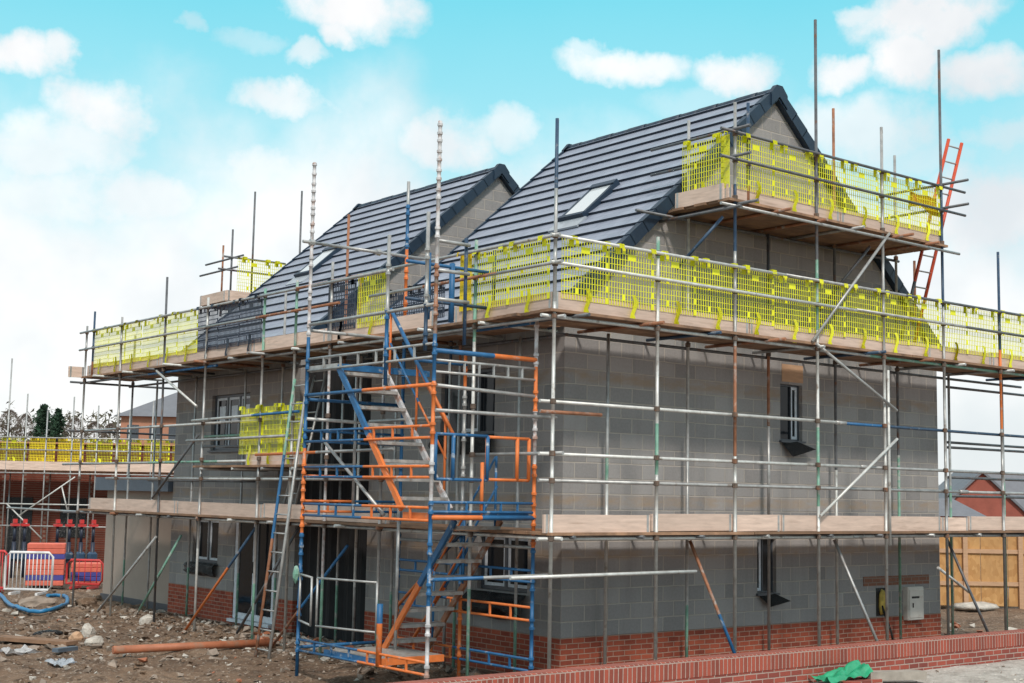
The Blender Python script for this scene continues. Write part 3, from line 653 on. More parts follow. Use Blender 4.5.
boards(1.95, 7.45, 6, ZT, 'x', -1.39, .232)
def toe(p0, p1, z, h=.235, lab=None):
    bm = BM(); a, b_ = Vector(p0), Vector(p1); e_ = (b_-a).normalized()*.008; a, b_ = a+e_, b_-e_; z += random.uniform(-.015, .012); bar(bm, (a.x, a.y, z+h/2), (b_.x, b_.y, z+h/2+random.uniform(-.012, .012)), .038, h); d = (b_-a).normalized(); g = .035 + random.uniform(0, .02)
    for q in (a+d*g, b_-d*g): bar(bm, (q.x-d.x*.02, q.y-d.y*.02, z+h/2), (q.x+d.x*.02, q.y+d.y*.02, z+h/2), .042, h+.004, 1)
    return mesh_obj('toe_board', bm, [m_toe, m_galv], S, label=lab)
ty = OUT+.048
def toes(vals, z, ax):
    for a, b_ in vals: toe((a, ty, 0), (b_, ty, 0), z) if ax == 'x' else toe((ty, a, 0), (ty, b_, 0), z)
toes(((-1.33, 2.45), (2.46, 6.9), (6.91, 8.8), (8.81, 11.6)), ZU+.005, 'x')
toes(((-1.28, .9), (1.36, 4.4), (4.41, 6.9), (6.91, 10.8), (10.81, 14.35)), ZU+.005, 'y')
toes(((-1.45, .45), (.46, 2.1), (2.11, 3.15), (3.16, 7.2), (7.21, 8.0), (8.01, 11.6)), ZL+.004, 'x')
toes(((2.45, 6.3), (6.31, 9.7), (9.72, 14.0)), ZL+.004, 'y')
toes(((5.05, 7.0),), ZM+.004, 'y')
toes(((1.98, 4.6), (4.61, 7.35)), ZT+.004, 'x')
toe((1.96, ty+.03, 0), (1.96, -.28, 0), ZT+.004); toe((7.38, ty+.03, 0), (7.38, -.2, 0), ZT+.004)
toe((-1.3, 14.55, 0), (-.3, 14.55, 0), ZU+.004); toe((OUT-.35, 14.62, 0), (OUT+.02, 14.62, 0), ZU-.02); 
for z, x0, x1 in ((ZU, -1.0, 11.2), (ZL, -1.0, 11.2), (ZT, 2.15, 7.4)):
    x = x0
    while x < x1:
        e = random.uniform(.12, .42) if z != ZL else random.uniform(.05, .12)
        bm = BM(); rod(bm, (x, OUT-e, z-.062), (x+random.uniform(-.05, .05), -.06, z-.062), segs=[(99, random.choice((DRK, RST, GAL, NAV) if z != ZL else (GAL, DRK)))]); mesh_obj('transom', bm, PAL, S)
        x += random.uniform(.8, 1.15) if z == ZT else random.uniform(1.0, 1.5)
for z, y0, y1 in ((ZU, .1, 14.4), (ZL, 2.6, 14.2), (ZM, 5.2, 8.9)):
    y = y0
    while y < y1:
        e = random.uniform(.1, .45) if z == ZU else random.uniform(.05, .15)
        bm = BM(); rod(bm, (OUT-e, y, z-.062), (-.06, y+random.uniform(-.05, .05), z-.062), segs=[(99, random.choice((DRK, RST, GAL, PALE)))]); mesh_obj('transom', bm, PAL, S)
        y += random.uniform(1.0, 1.5)
# top platform rails and ledgers
for z, mi in ((ZT-.11, GAL), (7.56, DRK), (7.97, DRK)):
    ledger((1.75, OUT-.052, z), (7.95 if z > 7 else 7.75, OUT-.052, z), mi, nm='guard_rail' if z > 7 else 'ledger')
ledger((1.2, INN+.05, ZT-.11), (7.7, INN+.05, ZT-.11), DRK)
for z in (7.56, 7.97):
    ledger((2.05, OUT-.35, z+.05), (2.05, .35, z+.05), DRK, nm='guard_rail'); ledger((7.36, OUT-.5, z+.05), (7.36, -.05, z+.05), DRK, nm='guard_rail')
ledger((1.9, OUT-.3, ZT-.16), (1.9, .55, ZT-.16), DRK)
# small platform at the far gable of the farther house
for u, v, b_ in ((230, 229, 300), (239, 240, 300), (251, 191, 298)):
    p = at('y', 13.6, u, v); q = at('y', 13.6, u, b_); standard(q.x, 13.6+(.9 if u == 239 else 0), p.z, [(9.9, DRK if u != 239 else RST)], z0=q.z-.3, coll=[])
p = at('y', 13.6, 302, 191); standard(p.x, 13.6, p.z, [(11, DRK)], z0=5.2, coll=[])
for (u0, v0, u1, v1) in ((228, 264, 263, 254), (222, 277, 280, 268)):
    a, b_ = at('y', 13.55, u0, v0), at('y', 13.55, u1, v1); zz = (a.z+b_.z)/2; ledger((a.x-.1, 13.55, zz), (b_.x+.6, 13.55, zz), DRK, nm='guard_rail'); ledger((a.x+.25, 13.3, zz+.04), (a.x+.25, 15.2, zz+.04), DRK, nm='guard_rail')
p = at('y', 13.5, 226, 296); toe((p.x, 13.5, 0), (p.x+2.6, 13.5, 0), p.z-.1); toe((p.x, 13.5, 0), (p.x, 14.8, 0), p.z-.1)
bm = BM(); box(bm, (p.x, 13.45, p.z-.16), (p.x+2.6, 14.7, p.z-.11)); mesh_obj('deck_board', bm, m_board, S)
FARZ = p.z

# ------------------------------------------------------------------ brick guards (mesh panels hung from the rails)
def guard_mesh(mats, dense, seed):
    random.seed(seed)
    w, h = .84, .80
    bm = BM(); nv_, nh_ = 17, 10
    cu = [w*i/nv_ for i in range(nv_+1)]; cz = [h*i/nh_ for i in range(nh_+1)]
    wv, wh = .0046 + dense, .0034 + dense
    holes = [(cu[i]+wv, cu[i+1]-wv, cz[j]+wh, cz[j+1]-wh) for i in range(nv_) for j in range(nh_)
             if not (i == nv_-1 and j % 2 == 0) and not (i == 5 and j % 4 == 1) and not (7 <= i <= 9 and j == nh_-2)]
    panelled(bm, 'y', 0, .007, 0, w, 0, h, holes)
    main = bm
    hks = []
    for u in (.10, .70):
        hk = BM(); prev = None
        for (yy, zz) in [(-.012, h-.10), (-.02, h+.035), (-.085, h+.035), (-.095, h-.03)]:
            cur = [hk.verts.new((u, yy, zz)), hk.verts.new((u+.095, yy, zz))]
            if prev: hk.faces.new((prev[0], prev[1], cur[1], cur[0]))
            prev = cur
        bmesh.ops.solidify(hk, geom=hk.faces[:], thickness=.008); hks.append(('hook', hk))
    stp = BM(); prev = None
    for k in range(9):
        a = k/8; zz = .17-.36*a; uu = .40+.035*math.sin(a*5.5)
        cur = [stp.verts.new((uu, -.022-.012*math.sin(a*3), zz)), stp.verts.new((uu+.07+.03*(k > 6), -.022-.012*math.sin(a*3), zz))]
        if prev: stp.faces.new((prev[0], prev[1], cur[1], cur[0]))
        prev = cur
    bmesh.ops.solidify(stp, geom=stp.faces[:], thickness=.006)
    return [('mesh_panel', main), *hks, ('strap', stp)]
def make_guard(kindname, mats, dense):
    root = thing('brick_guard', '', 'brick guard', (0, 0, 0)); ps = guard_mesh(mats, dense, 3)
    for nm, b in ps: mesh_obj(nm, b, mats, root)
    return root
def copy_tree(o):
    c = o.copy(); C.objects.link(c); c.parent = None
    for ch in o.children:
        d = ch.copy(); C.objects.link(d); d.parent = c
        for g2 in ch.children:
            e = g2.copy(); C.objects.link(e); e.parent = d
    return c
protoY = make_guard('yellow', m_yel, 0); protoN = make_guard('navy', m_nvy, .005); protoA = make_guard('amber', m_yel2, .006)
used = set()
ORD = ['first', 'second', 'third', 'fourth', 'fifth', 'sixth', 'seventh', 'eighth', 'ninth', 'tenth', 'eleventh', 'twelfth', 'thirteenth', 'fourteenth', 'fifteenth']
def place_guard(proto, loc, rz, label, group, tilt=0, sz=1):
    o = proto if proto.name not in used else copy_tree(proto); used.add(proto.name)
    o.location = loc; o.rotation_euler = (tilt, 0, rz); o['label'] = label; o['group'] = group
    o.scale = (sz, 1, 1)
    return o
random.seed(11)
gy = OUT+.014
def row_x(x0, n, step, z, where, group, amber=(), start='near corner'):
    for k in range(n):
        place_guard(protoA if k in amber else protoY, (x0+k*step, gy+random.uniform(-.004, .004), z+random.uniform(-.015, .015)), random.uniform(-.01, .01), f'yellow mesh brick guard on {where}, {ORD[k]} from the {start}', group, random.uniform(-.02, .02))
def row_y(y0, n, step, z, where, group, start, proto=None, col='yellow', off=0):          # run away along the front; panel faces -x
    for k in range(n):
        place_guard(proto or protoY, (gy+random.uniform(-.004, .004), y0+k*step+.84, z+random.uniform(-.015, .015)), -math.pi/2+random.uniform(-.01, .01), f'{col} mesh brick guard on {where}, {ORD[k+off]} from the {start}', group, random.uniform(-.02, .02))
zg = ZU+.16
row_x(-1.22, 15, .845, zg, 'upper gable lift', 'yellow brick guards on the upper gable lift')
row_y(-1.22, 2, .845, zg, 'upper front lift', 'yellow brick guards on the upper front lift', 'house corner')
place_guard(protoA, (gy-.008, .74, zg), -math.pi/2, 'amber end brick guard on upper front lift beside the stair tower', 'yellow brick guards on the upper front lift', sz=.32)
row_y(2.62, 1, .845, zg, 'upper front lift behind the stair tower', 'yellow brick guards on the upper front lift', 'tower')
row_y(6.55, 3, .845, zg, 'upper front lift', 'navy brick guards on the upper front lift', 'stair tower', protoN, 'dark navy')
place_guard(protoN, (gy, 4.35, zg), -math.pi/2, 'dark navy brick guard between the stair tower pole and the yellow guard behind it', 'navy brick guards on the upper front lift')
row_y(9.1, 6, .845, zg, 'far end of the front lift', 'yellow brick guards at the far end of the front lift', 'navy guards')
row_y(5.0, 3, .7, ZM+.19, 'middle front lift', 'yellow brick guards on the middle front lift', 'stair tower')
row_x(2.16, 6, .86, ZT+.17, 'top gable platform', 'yellow brick guards on the top gable platform', start='roof side')
place_guard(protoY, (2.0, -.38, ZT+.17), -math.pi/2, 'yellow mesh brick guard on the left return of the top gable platform', 'yellow brick guards on the top gable platform')
place_guard(protoY, (2.0, -1.3+.13, ZT+.17), -math.pi/2, 'narrow yellow brick guard at the left corner of the top gable platform', 'yellow brick guards on the top gable platform', sz=.2)
for k in range(2): place_guard(protoN, (INN+.2, 2.9+.84*(k+1), zg), -math.pi/2, f'dark mesh brick guard on inner edge of front lift, {ORD[k]} from the near end', 'dark brick guards on the inner edge of the front lift')
pf = at('y', 13.5, 233, 296)
for k in range(3): place_guard(protoY, (pf.x+.1+.85*k, 13.52, FARZ+.12), 0, f'yellow mesh brick guard on platform at the far gable, {ORD[k]} from outer end', 'yellow brick guards on the far gable platform')
bm = BM(); n_ = 10
g = [[bm.verts.new((6.45+.8*i/n_, OUT+.03+.02*math.sin(i*1.1+j), 7.5+.05*math.sin(i*.5)*(j == 0)+.26*j/4)) for j in range(5)] for i in range(n_+1)]
for i in range(n_):
    for j in range(4): bm.faces.new((g[i][j], g[i+1][j], g[i+1][j+1], g[i][j+1])).smooth = True
bmesh.ops.solidify(bm, geom=bm.faces[:], thickness=.006)
tag(mesh_obj('plastic_sheet', bm, M('orange_yellow_sheet', (.75, .42, .03), .5, vary=.1)), 'solid amber plastic sheet tied to the right end of the top gable platform', 'sheet')
# ------------------------------------------------------------------ stair tower
T = thing('stair_tower', 'blue and orange system scaffold stair tower standing before the gap between the houses', 'stair tower', (-1.97, .85, 0))
TX0, TX1, TY0, TY1 = -2.8, -1.13, -.73, 2.42
def tw(nm, p0, p1, mats_, segs=None, r=TR, coll=(), rc=.04, hc=.04):
    bm = BM(); rod(bm, p0, p1, r, segs, coll, rc=rc, hc=hc); return mesh_obj(nm, bm, mats_, T)
def tstand(x, y, z0, z1, segs, bumps):
    tw('standard', (x, y, z0), (x, y, z1), PAL, [(z-z0, mi) for z, mi in segs], coll=[q for z in bumps for q in (z-z0, z-z0+.11)], r=.026, rc=.036, hc=.022)
rose = [.35+.5*k for k in range(15)]
tstand(TX0, TY1, -.08, 7.38, [(2.0, BLU), (3.2, ORG), (4.8, BLU), (5.4, WHT), (9, WHT)], rose+[1.7, 2.1, 2.6, 6.5, 6.7, 6.95, 7.1])
tstand(TX0, TY0, -.08, 7.36, [(1.2, WHT), (2.5, BLU), (3.2, WHT), (4.0, ORG), (4.6, BLU), (5.5, RST), (9, WHT)], rose+[6.6, 6.75, 7.1, 7.2])
tstand(TX1, TY0, -.05, 5.12, [(1.9, BLU), (3.0, ORG), (3.7, WHT), (4.3, ORG), (6, WHT)], [q for q in rose if q < 5]+[2.2, 2.5, 3.6])
tstand(TX1, TY1, -.05, 7.36, [(1.0, ORG), (2.4, BLU), (5.1, BLU), (6.3, ORG), (7.0, BLU), (9, GAL)], rose)
tstand(TX0, .38, 4.0, 6.02, [(5.0, BLU), (9, GAL)], [4.4, 4.9, 5.5]); tstand(TX0, -.52, 4.4, 6.2, [(5.0, NAV), (9, GAL)], [4.5, 5.0, 5.6])
tstand(TX1, .85, .0, 4.6, [(1.2, ORG), (2.3, BLU), (4.1, GAL), (6.6, ORG)], rose[:12]); 
def lattice(p0, p1, h, mi0, mi1, split=.5, n=7):
    bm = BM(); p0, p1 = Vector(p0), Vector(p1); d = p1-p0; L_ = d.length
    for dz in (0, h): rod(bm, p0+Vector((0, 0, dz)), p1+Vector((0, 0, dz)), .018, [(L_*split, mi0), (99, mi1)])
    for k in range(1, n):
        a = p0+d*(k/n); v0 = len(bm.verts); bar(bm, a+Vector((0, 0, .01)), a+Vector((0, 0, h-.01)), .03, .018, mi0 if k/n < split else mi1, up=d.normalized())
    return mesh_obj('lattice_ledger', bm, PAL, T)
A_, B_, C_, D2 = (TX0, TY1), (TX0, TY0), (TX1, TY0), (TX1, TY1)
def seg(P, Q, z, *a, **k): return ((*P, z), (*Q, z))
for z, h, m0, m1 in ((3.29, .15, BLU, ORG), (2.79, .14, BLU, ORG), (2.25, .16, BLU, ORG), (.36, .15, BLU, ORG), (4.31, .17, GAL, GAL)):
    lattice(*seg(A_, B_, z), h, m0, m1, .5)
for z, s0, s1 in ((3.96, BLU, ORG), (4.98, GAL, GAL)): tw('guard_rail', *seg(A_, B_, z), PAL, [(1.5, s0), (9, s1)])
# near end face, B to C
tw('guard_rail', *seg(B_, C_, 4.39), PAL, [(.95, BLU), (9, ORG)], r=.032); tw('guard_rail', *seg(B_, C_, 2.29), PAL, [(.8, ORG), (9, BLU)], r=.032)
lattice(*seg(B_, C_, 4.12), .15, GAL, GAL, .5, 7)
lattice(*seg(B_, C_, 2.36), .12, BLU, BLU, .5, 6)
tw('ledger', (TX0, TY0, 1.52), (OUT+.05, OUT+.02, 1.58), PAL, [(.7, BLU), (9, GAL)])
tw('ledger', (TX0, TY0-.05, 3.63), (-.8, TY0-.05, 3.63), PAL, [(9, GAL)])
def gate(x0, x1, z0, z1, y, mi, mid):
    bm = BM()
    for z in (z0, z1): rod(bm, (x0, y, z), (x1, y, z), .02, [(9, mi)])
    for x in (x0, *mid, x1): rod(bm, (x, y, z0), (x, y, z1), .026, [(9, mi)])
    return mesh_obj('guard_frame', bm, PAL, T)
gate(-2.73, -1.9, 2.77, 3.34, TY0+.03, BLU, (-2.45,)); gate(-1.9, -1.2, 2.78, 3.33, TY0+.034, ORG, (-1.4,))
# wall side, C to D
lattice(*seg(C_, D2, .30), .15, BLU, ORG, .55); lattice(*seg(C_, D2, .95), .17, ORG, BLU, .6); lattice(*seg(C_, D2, 1.45), .15, BLU, BLU)
for z, mi in ((4.9, BLU),): tw('ledger', *seg(C_, D2, z), PAL, [(1.4, mi), (9, GAL)])
# far end, A to D
tw('ledger', (TX0-.15, TY1, 6.19), (-.66, TY1, 6.19), PAL, [(1.4, GAL), (9, GAL)], coll=[.15, 1.3], rc=.05)
for z, mi in ((4.9, GAL), (3.9, BLU), (2.8, ORG), (.4, BLU)): tw('ledger', *seg(A_, D2, z), PAL, [(9, mi)])
for z in (5.8, 5.42, 5.05): tw('ledger', (TX0, TY0, z), (-2.28, TY0, z), PAL, [(9, GAL)])
tw('guard_post', (-2.3, TY0+.05, 4.5), (-2.3, TY0+.05, 5.9), PAL, [(9, NAV)])
# access frames at the top landing
for xx, z0, z1, mi in ((-2.35, 4.9, 5.8, BLU), (-1.95, 4.9, 5.7, BLU)): tw('guard_post', (xx, .1, z0), (xx, .1, z1), PAL, [(9, mi)], r=.04)
tw('guard_rail', (-2.7, .1, 5.65), (-1.2, .1, 5.65), PAL, [(9, BLU)]); tw('guard_rail', (-2.7, .1, 5.15), (-1.2, .1, 5.15), PAL, [(9, NAV)])
def brace(p0, p1, segs): tw('brace', p0, p1, PAL, segs)
brace((-2.0, 1.5, 5.2), (-2.0, -.1, 3.35), [(1.5, BLU), (9, ORG)])
brace((TX1-.02, 2.4, .9), (TX1-.02, .2, 2.5), [(1.2, ORG), (9, NAV)]); brace((TX1-.04, 2.0, .4), (TX1-.04, .4, 2.1), [(1.2, ORG), (9, BLU)])
brace((-2.6, 2.3, 3.35), (-2.75, .4, 2.3), [(9, GAL)]); 
def flight(xa, xb, y0, z0, y1, z1, n, seg_out, seg_in, tm):
    for x, sg in ((xa, seg_out), (xb, seg_in)):
        bm = BM(); p0, p1 = Vector((x, y0, z0)), Vector((x, y1, z1)); k = p0.lerp(p1, sg[0]); 
        d = (p1-p0).normalized(); up = Vector((0, 0, 1)); s = d.cross(up).normalized(); t = s.cross(d)
        vs_ = [[bm.verts.new(p+s*(.022*i)+t*(.04*j)) for i, j in ((-1, -1), (1, -1), (1, 1), (-1, 1))] for p in (p0, k, p1)]
        for a in range(2):
            for q in range(4): bm.faces.new((vs_[a][q], vs_[a][(q+1) % 4], vs_[a+1][(q+1) % 4], vs_[a+1][q])).material_index = sg[1+a]
        bm.faces.new(vs_[0]).material_index = sg[1]; bm.faces.new(vs_[2]).material_index = sg[2]
        mesh_obj('stringer', bm, PAL, T)
    for i in range(n):
        a = (i+.6)/n; y, z = y0+(y1-y0)*a, z0+(z1-z0)*a
        bm = BM(); box(bm, (min(xa, xb)+.025, y-.11, z-.03), (max(xa, xb)-.025, y+.11, z+.015)); mesh_obj('tread', bm, tm, T)
flight(-1.97, -1.2, 1.5, .40, -.12, 2.24, 8, (.52, ORG, BLU), (.5, RST, RST), m_alu)
flight(-2.77, -2.0, -.05, 2.38, 1.62, 4.33, 8, (.5, ORG, BLU), (.5, WHT, WHT), m_alu)
def rails(x, y0, z0, y1, z1, sg):
    for up in (.5, .95): tw('handrail', (x, y0, z0+up), (x, y1, z1+up), PAL, [(1.2, sg[0]), (9, sg[1])], r=.016)
    for f in (.02, .5, .98): y, z = y0+(y1-y0)*f, z0+(z1-z0)*f; tw('handrail_post', (x, y, z), (x, y, z+.97), PAL, [(9, sg[1])], r=.018)
rails(-1.98, 1.55, 4.25, .1, 2.55, (BLU, ORG)); rails(-1.22, 1.4, .5, -.05, 2.2, (ORG, BLU))
lattice(*seg(A_, D2, 3.3), .15, BLU, BLU, .5, 4); lattice(*seg(A_, D2, 2.3), .15, ORG, BLU, .5, 4)
for x, y, z0, z1, mi in ((-1.98, -.7, 2.3, 3.0, ORG), (-1.97, 2.4, 2.3, 4.4, GAL), (-1.97, 1.2, .4, 2.4, GAL), (-1.15, .2, 4.9, 6.0, NAV)): tw('guard_post', (x, y, z0), (x, y, z1), PAL, [(9, mi)])
for p0, p1, mi in (((-2.78, 2.4, 5.55), (-2.78, .3, 5.55), GAL), ((-2.75, -.73, 3.95), (-1.15, -.73, 3.9), GAL), ((-1.13, 2.42, 1.9), (-1.13, -.73, 1.9), GAL), ((-2.8, 2.4, 3.62), (-1.3, 2.4, 3.6), PALE), ((-2.0, .8, 4.42), (-1.15, .8, 4.42), BLU)): tw('ledger', p0, p1, PAL, [(9, mi)])
pass
def landing(x0, x1, y0, y1, z, m0, m1):
    bm = BM(); box(bm, (x0, y0, z-.02), (x1, y1, z+.012)); o = mesh_obj('landing', bm, m_alu, T)
    bm = BM(); box(bm, (x0-.03, y0-.03, z-.075), (x0, y1+.03, z+.015)); mesh_obj('edge_beam', bm, m0, T)
    bm = BM(); box(bm, (x0, y0-.03, z-.075), (x1, y0, z+.015)); mesh_obj('edge_beam', bm, m1, T)
landing(-2.76, -1.7, .45, 1.7, .42, m_blue, m_orange); landing(-2.74, -1.2, -.68, -.1, 2.33, m_orange, m_blue); landing(-2.76, -1.2, 1.66, 2.36, 4.36, m_galv, m_blue)
tw('guard_post', (TX0, .35, .35), (TX0, .35, 1.15), PAL, [(.55, ORG), (9, BLU)], r=.04)
# the loose gate frame of thin grey tube at its foot
bm = BM()
for (a, b_) in (((TX0-.03, 2.36), (TX0-.28, 1.62)), ((TX0-.25, 1.52), (TX0-.02, .40))):
    for z in (.78, 1.42): rod(bm, (*a, z), (*b_, z), .016, [(9, GAL)], n=6)
    for q in (a, b_): rod(bm, (*q, .78), (*q, 1.42), .016, [(9, GAL)], n=6)
mesh_obj('gate_frame', bm, PAL, T)
bm = BM(); bag(bm, (TX0-.06, TY1+.02, 1.42), (.05, .05, .12), 5); mesh_obj('inspection_tag', bm, m_green, T)
# ------------------------------------------------------------------ ladders
def ladder(name, label, pa, pb, w, wd, mats_, segL, segR, rung_n, r=.026, rm=1):
    """pa, pb: foot and head of the left stile; wd: vector from left to right stile"""
    t = thing(name, label, 'ladder', pa); pa, pb, wd = Vector(pa), Vector(pb), Vector(wd)*w
    for q, sg in ((pa, segL), (pa+wd, segR)):
        L_ = (pb-pa).length
        bm = BM(); rod(bm, q, q+(pb-pa), r, [(f*L_, mi) for f, mi in sg]); mesh_obj('stile', bm, mats_, t)
    for k in range(rung_n):
        p = pa.lerp(pb, (k+.6)/rung_n); bm = BM(); rod(bm, p, p+wd, .014, [(9, rm)], n=6); mesh_obj('rung', bm, mats_, t)
    return t
LP = PAL[:9] + [M('dark_orange_grp', (.55, .07, .025), .5, vary=.15)]
ladder('access_ladder', 'orange ladder leaning at the right end of the top gable platform', (7.0, -.62, ZU+.01), (7.86, -1.16, 8.95), .4, (1, 0, 0), LP, [(.35, DRK), (1, 9)], [(1, 9)], 14, .03, GAL)
ladder('access_ladder', 'green topped grey ladder leaning on the middle front lift beside the stair tower', (-2.2, 4.75, -.06), (-1.52, 5.02, 4.42), .42, (0, -1, 0), LP, [(.42, RST), (.72, BLU), (1, GRN)], [(.5, GAL), (1, GAL)], 15, .026, GAL)
ladder('access_ladder', 'short grey ladder standing inside the front scaffold behind the longer one', (-1.2, 5.9, 2.1), (-.6, 5.95, 4.6), .38, (0, -1, 0), LP, [(1, GAL)], [(1, GAL)], 9, .022, GAL)
# ------------------------------------------------------------------ garden wall
t = thing('garden_wall', 'low red brick garden wall in front of the gable scaffold', 'wall', (4, GW, 0))
bm = BM(); panelled(bm, 'y', GW-.215, .215, -9, 14, -.2, .40, []); mesh_obj('wall', bm, m_brick2, t)
bm = BM(); panelled(bm, 'y', GW-.222, .229, -9, 14, .402, .615, []); bmesh.ops.bevel(bm, geom=[e for e in bm.edges if all(v.co.z > .6 for v in e.verts) and abs(e.verts[0].co.x-e.verts[1].co.x) > 1], offset=.012, affect='EDGES'); mesh_obj('coping', bm, m_solder, t)
# ------------------------------------------------------------------ foreground heap: bricks, plank, green sheet
t = tag(mesh_obj('loose_brick', (lambda b: (box(b, (1.95, -3.5, .2), (2.6, -3.2, .265)), b)[1])(BM()), m_brick2), 'loose red brick slab under the green sheet on pavement', 'brick')
t = tag(mesh_obj('timber_plank', (lambda b: (bar(b, (2.45, -3.35, .30), (3.3, -3.62, .29), .2, .11), b)[1])(BM()), m_plank), 'short grey timber baulk lying on the pavement beside green sheet', 'timber')
bm = BM(); n_ = 20; g = [[None]*(n_+1) for _ in range(n_+1)]
pa, pb = at('z', .28, 822, 681), at('z', .30, 860, 668)
for i in range(n_+1):
    for j in range(n_+1):
        a, b_ = i/n_-.5, j/n_-.5
        x = 2.18+a*.7+b_*.12; y = -3.15+b_*.5-a*.1
        hgt = .26+.26*max(0, .35+a)*(1-abs(b_)*1.2) + .1*noise.noise(Vector((a*5, b_*6, 2)))
        g[i][j] = bm.verts.new((x, y, max(.215, hgt)))
for i in range(n_):
    for j in range(n_): bm.faces.new((g[i][j], g[i+1][j], g[i+1][j+1], g[i][j+1])).smooth = True
tag(mesh_obj('plastic_sheet', bm, m_greenp), 'crumpled green plastic sheet on the pavement by the garden wall', 'sheet')
# ------------------------------------------------------------------ site debris on the left
random.seed(5)
bm = BM()
def pebble(c, s, mi):
    v = [Vector((random.gauss(0, 1), random.gauss(0, 1), random.gauss(0, 1))).normalized() for _ in range(7)]
    vv = [bm.verts.new(Vector(c)+Vector((q.x*s*random.uniform(.7, 1.4), q.y*s*random.uniform(.7, 1.4), q.z*s*.7))) for q in v]
    try:
        r0 = bmesh.ops.convex_hull(bm, input=vv)
        for f in r0['geom']:
            if isinstance(f, bmesh.types.BMFace): f.material_index = mi
    except Exception: pass
for k in range(4200):
    q = random.random()
    if q < .55: x, y = random.uniform(-6.6, -.3), random.uniform(1.5, 15)
    elif q < .8: x, y = random.uniform(-1.6, -.1), random.uniform(.2, 13)
    else: x, y = random.uniform(-5, 1), random.uniform(6, 22)
    s = random.choice((.015, .02, .02, .025, .03, .035, .05, .08)) * random.uniform(.7, 1.3)
    pebble((x, y, gh(x, y)+s*.25), s, random.choices((0, 1, 2, 3), (6, 1.3, .2, 3))[0])
for k in range(260):
    x, y = random.uniform(9.6, 13.5), random.uniform(-1.0, 10); s = random.uniform(.03, .1); pebble((x, y, gh(x, y)+s*.3), s, random.choice((0, 1, 1, 2)))
for k in range(160):
    x, y = random.uniform(-1.0, .0), random.uniform(4.6, 7.4); s = random.uniform(.04, .13); pebble((x, y, gh(x, y)+s*.3), s, random.choice((0, 0, 1, 2)))
for k in range(160):
    x, y = random.uniform(-2, 9), random.uniform(-4.8, -2.9); s = random.uniform(.008, .03); pebble((x, y, ph(x, y)+s*.3), s, random.choice((0, 1, 1)))
kind(mesh_obj('rubble', bm, [m_stone, m_concrete, m_clay, m_mud]), 'stuff')
def lump(name, label, cat, u, v, size, mat, seed, grp=None, k=.3, dz=.5):
    p = at('z', 0, u, v); bm = BM(); bag(bm, (0, 0, size[2]*dz), size, seed, k=k, sub=2); o = mesh_obj(name, bm, mat); o.location = (p.x, p.y, gh(p.x, p.y)-.01); return tag(o, label, cat, grp)
lump('rubble_block', 'pale broken concrete lump standing upright on the mud', 'lump', 88, 636, (.11, .1, .17), m_concrete, 2)
lump('rubble_block', 'squarish white concrete lump beside the upright one on the mud', 'lump', 95, 645, (.17, .12, .1), m_concrete, 4)
lump('rubble_block', 'brown broken brick lump left of the pale concrete lumps', 'lump', 76, 642, (.12, .12, .1), m_ply, 7)
lump('rubble_block', 'pale block lying by the foot of the store plinth', 'lump', 147, 622, (.16, .12, .13), m_concrete, 9)
lump('rubble_heap', 'pale heap of broken stone inside the blue pipe loop', 'rubble heap', 38, 603, (.42, .22, .13), m_stone, 12, k=.7)
lump('rubble_heap', 'brown heap of clods by the store corner', 'rubble heap', 88, 605, (.3, .22, .12), m_mud, 14, k=.7)
lump('dark_offcut', 'black scrap lying on the mud below the blue pipe', 'scrap', 48, 632, (.28, .08, .07), m_black, 15)
def sheet(name, label, u, v, w, d, mat, seed):
    p = at('z', 0, u, v); bm = BM(); n_ = 14; g = [[None]*(n_+1) for _ in range(n_+1)]
    for i in range(n_+1):
        for j in range(n_+1):
            a, b_ = i/n_-.5, j/n_-.5; q = noise.noise(Vector((a*4+seed, b_*4, seed)))
            x, y = p.x+a*w+.1*noise.noise(Vector((b_*3, seed, 1))), p.y+b_*d+.1*noise.noise(Vector((a*3, seed, 7)))
            g[i][j] = bm.verts.new((x, y, gh(x, y)+.04+max(0, q)*.12))
    for i in range(n_):
        for j in range(n_): bm.faces.new((g[i][j], g[i+1][j], g[i+1][j+1], g[i][j+1])).smooth = True
    bmesh.ops.solidify(bm, geom=bm.faces[:], thickness=.006)
    return tag(mesh_obj(name, bm, mat), label, 'sheet')
sheet('plastic_sheet', 'torn white plastic sheet on the mud in the near corner', 18, 652, .45, .7, m_wbar, 3)
sheet('plastic_sheet', 'grey scrap of plastic sheet on mud below the concrete lumps', 62, 664, .35, .45, m_tape, 6)
for (u0, v0, u1, v1, lab, mat, w) in ((0, 640, 72, 645, 'long muddy plank lying flat on the ground', m_board, .3), (55, 653, 75, 650, 'short blue grey timber offcut lying on the mud', m_fascia, .12)):
    a, b_ = at('z', .02, u0, v0), at('z', .02, u1, v1); bm = BM(); bar(bm, (a.x, a.y, .06), (b_.x, b_.y, .05), w, .06); tag(mesh_obj('timber_plank', bm, mat), lab, 'timber')
a, b_ = at('z', .09, 113, 650), at('z', .09, 272, 643); bm = BM(); d = (b_-a).normalized()
rod(bm, (a.x, a.y, .09), (b_.x, b_.y, .10), .062, [(99, 0)], n=16); tag(mesh_obj('drain_pipe', bm, m_clay), 'long brown clay drain pipe lying on the mud', 'pipe')
pts = [(-12, 588), (0, 596), (8, 603), (18, 608), (32, 611), (48, 611), (60, 608), (67, 603), (66, 598), (58, 596), (46, 597)]
w3 = [at('z', .05, *p) for p in pts]; fine = []
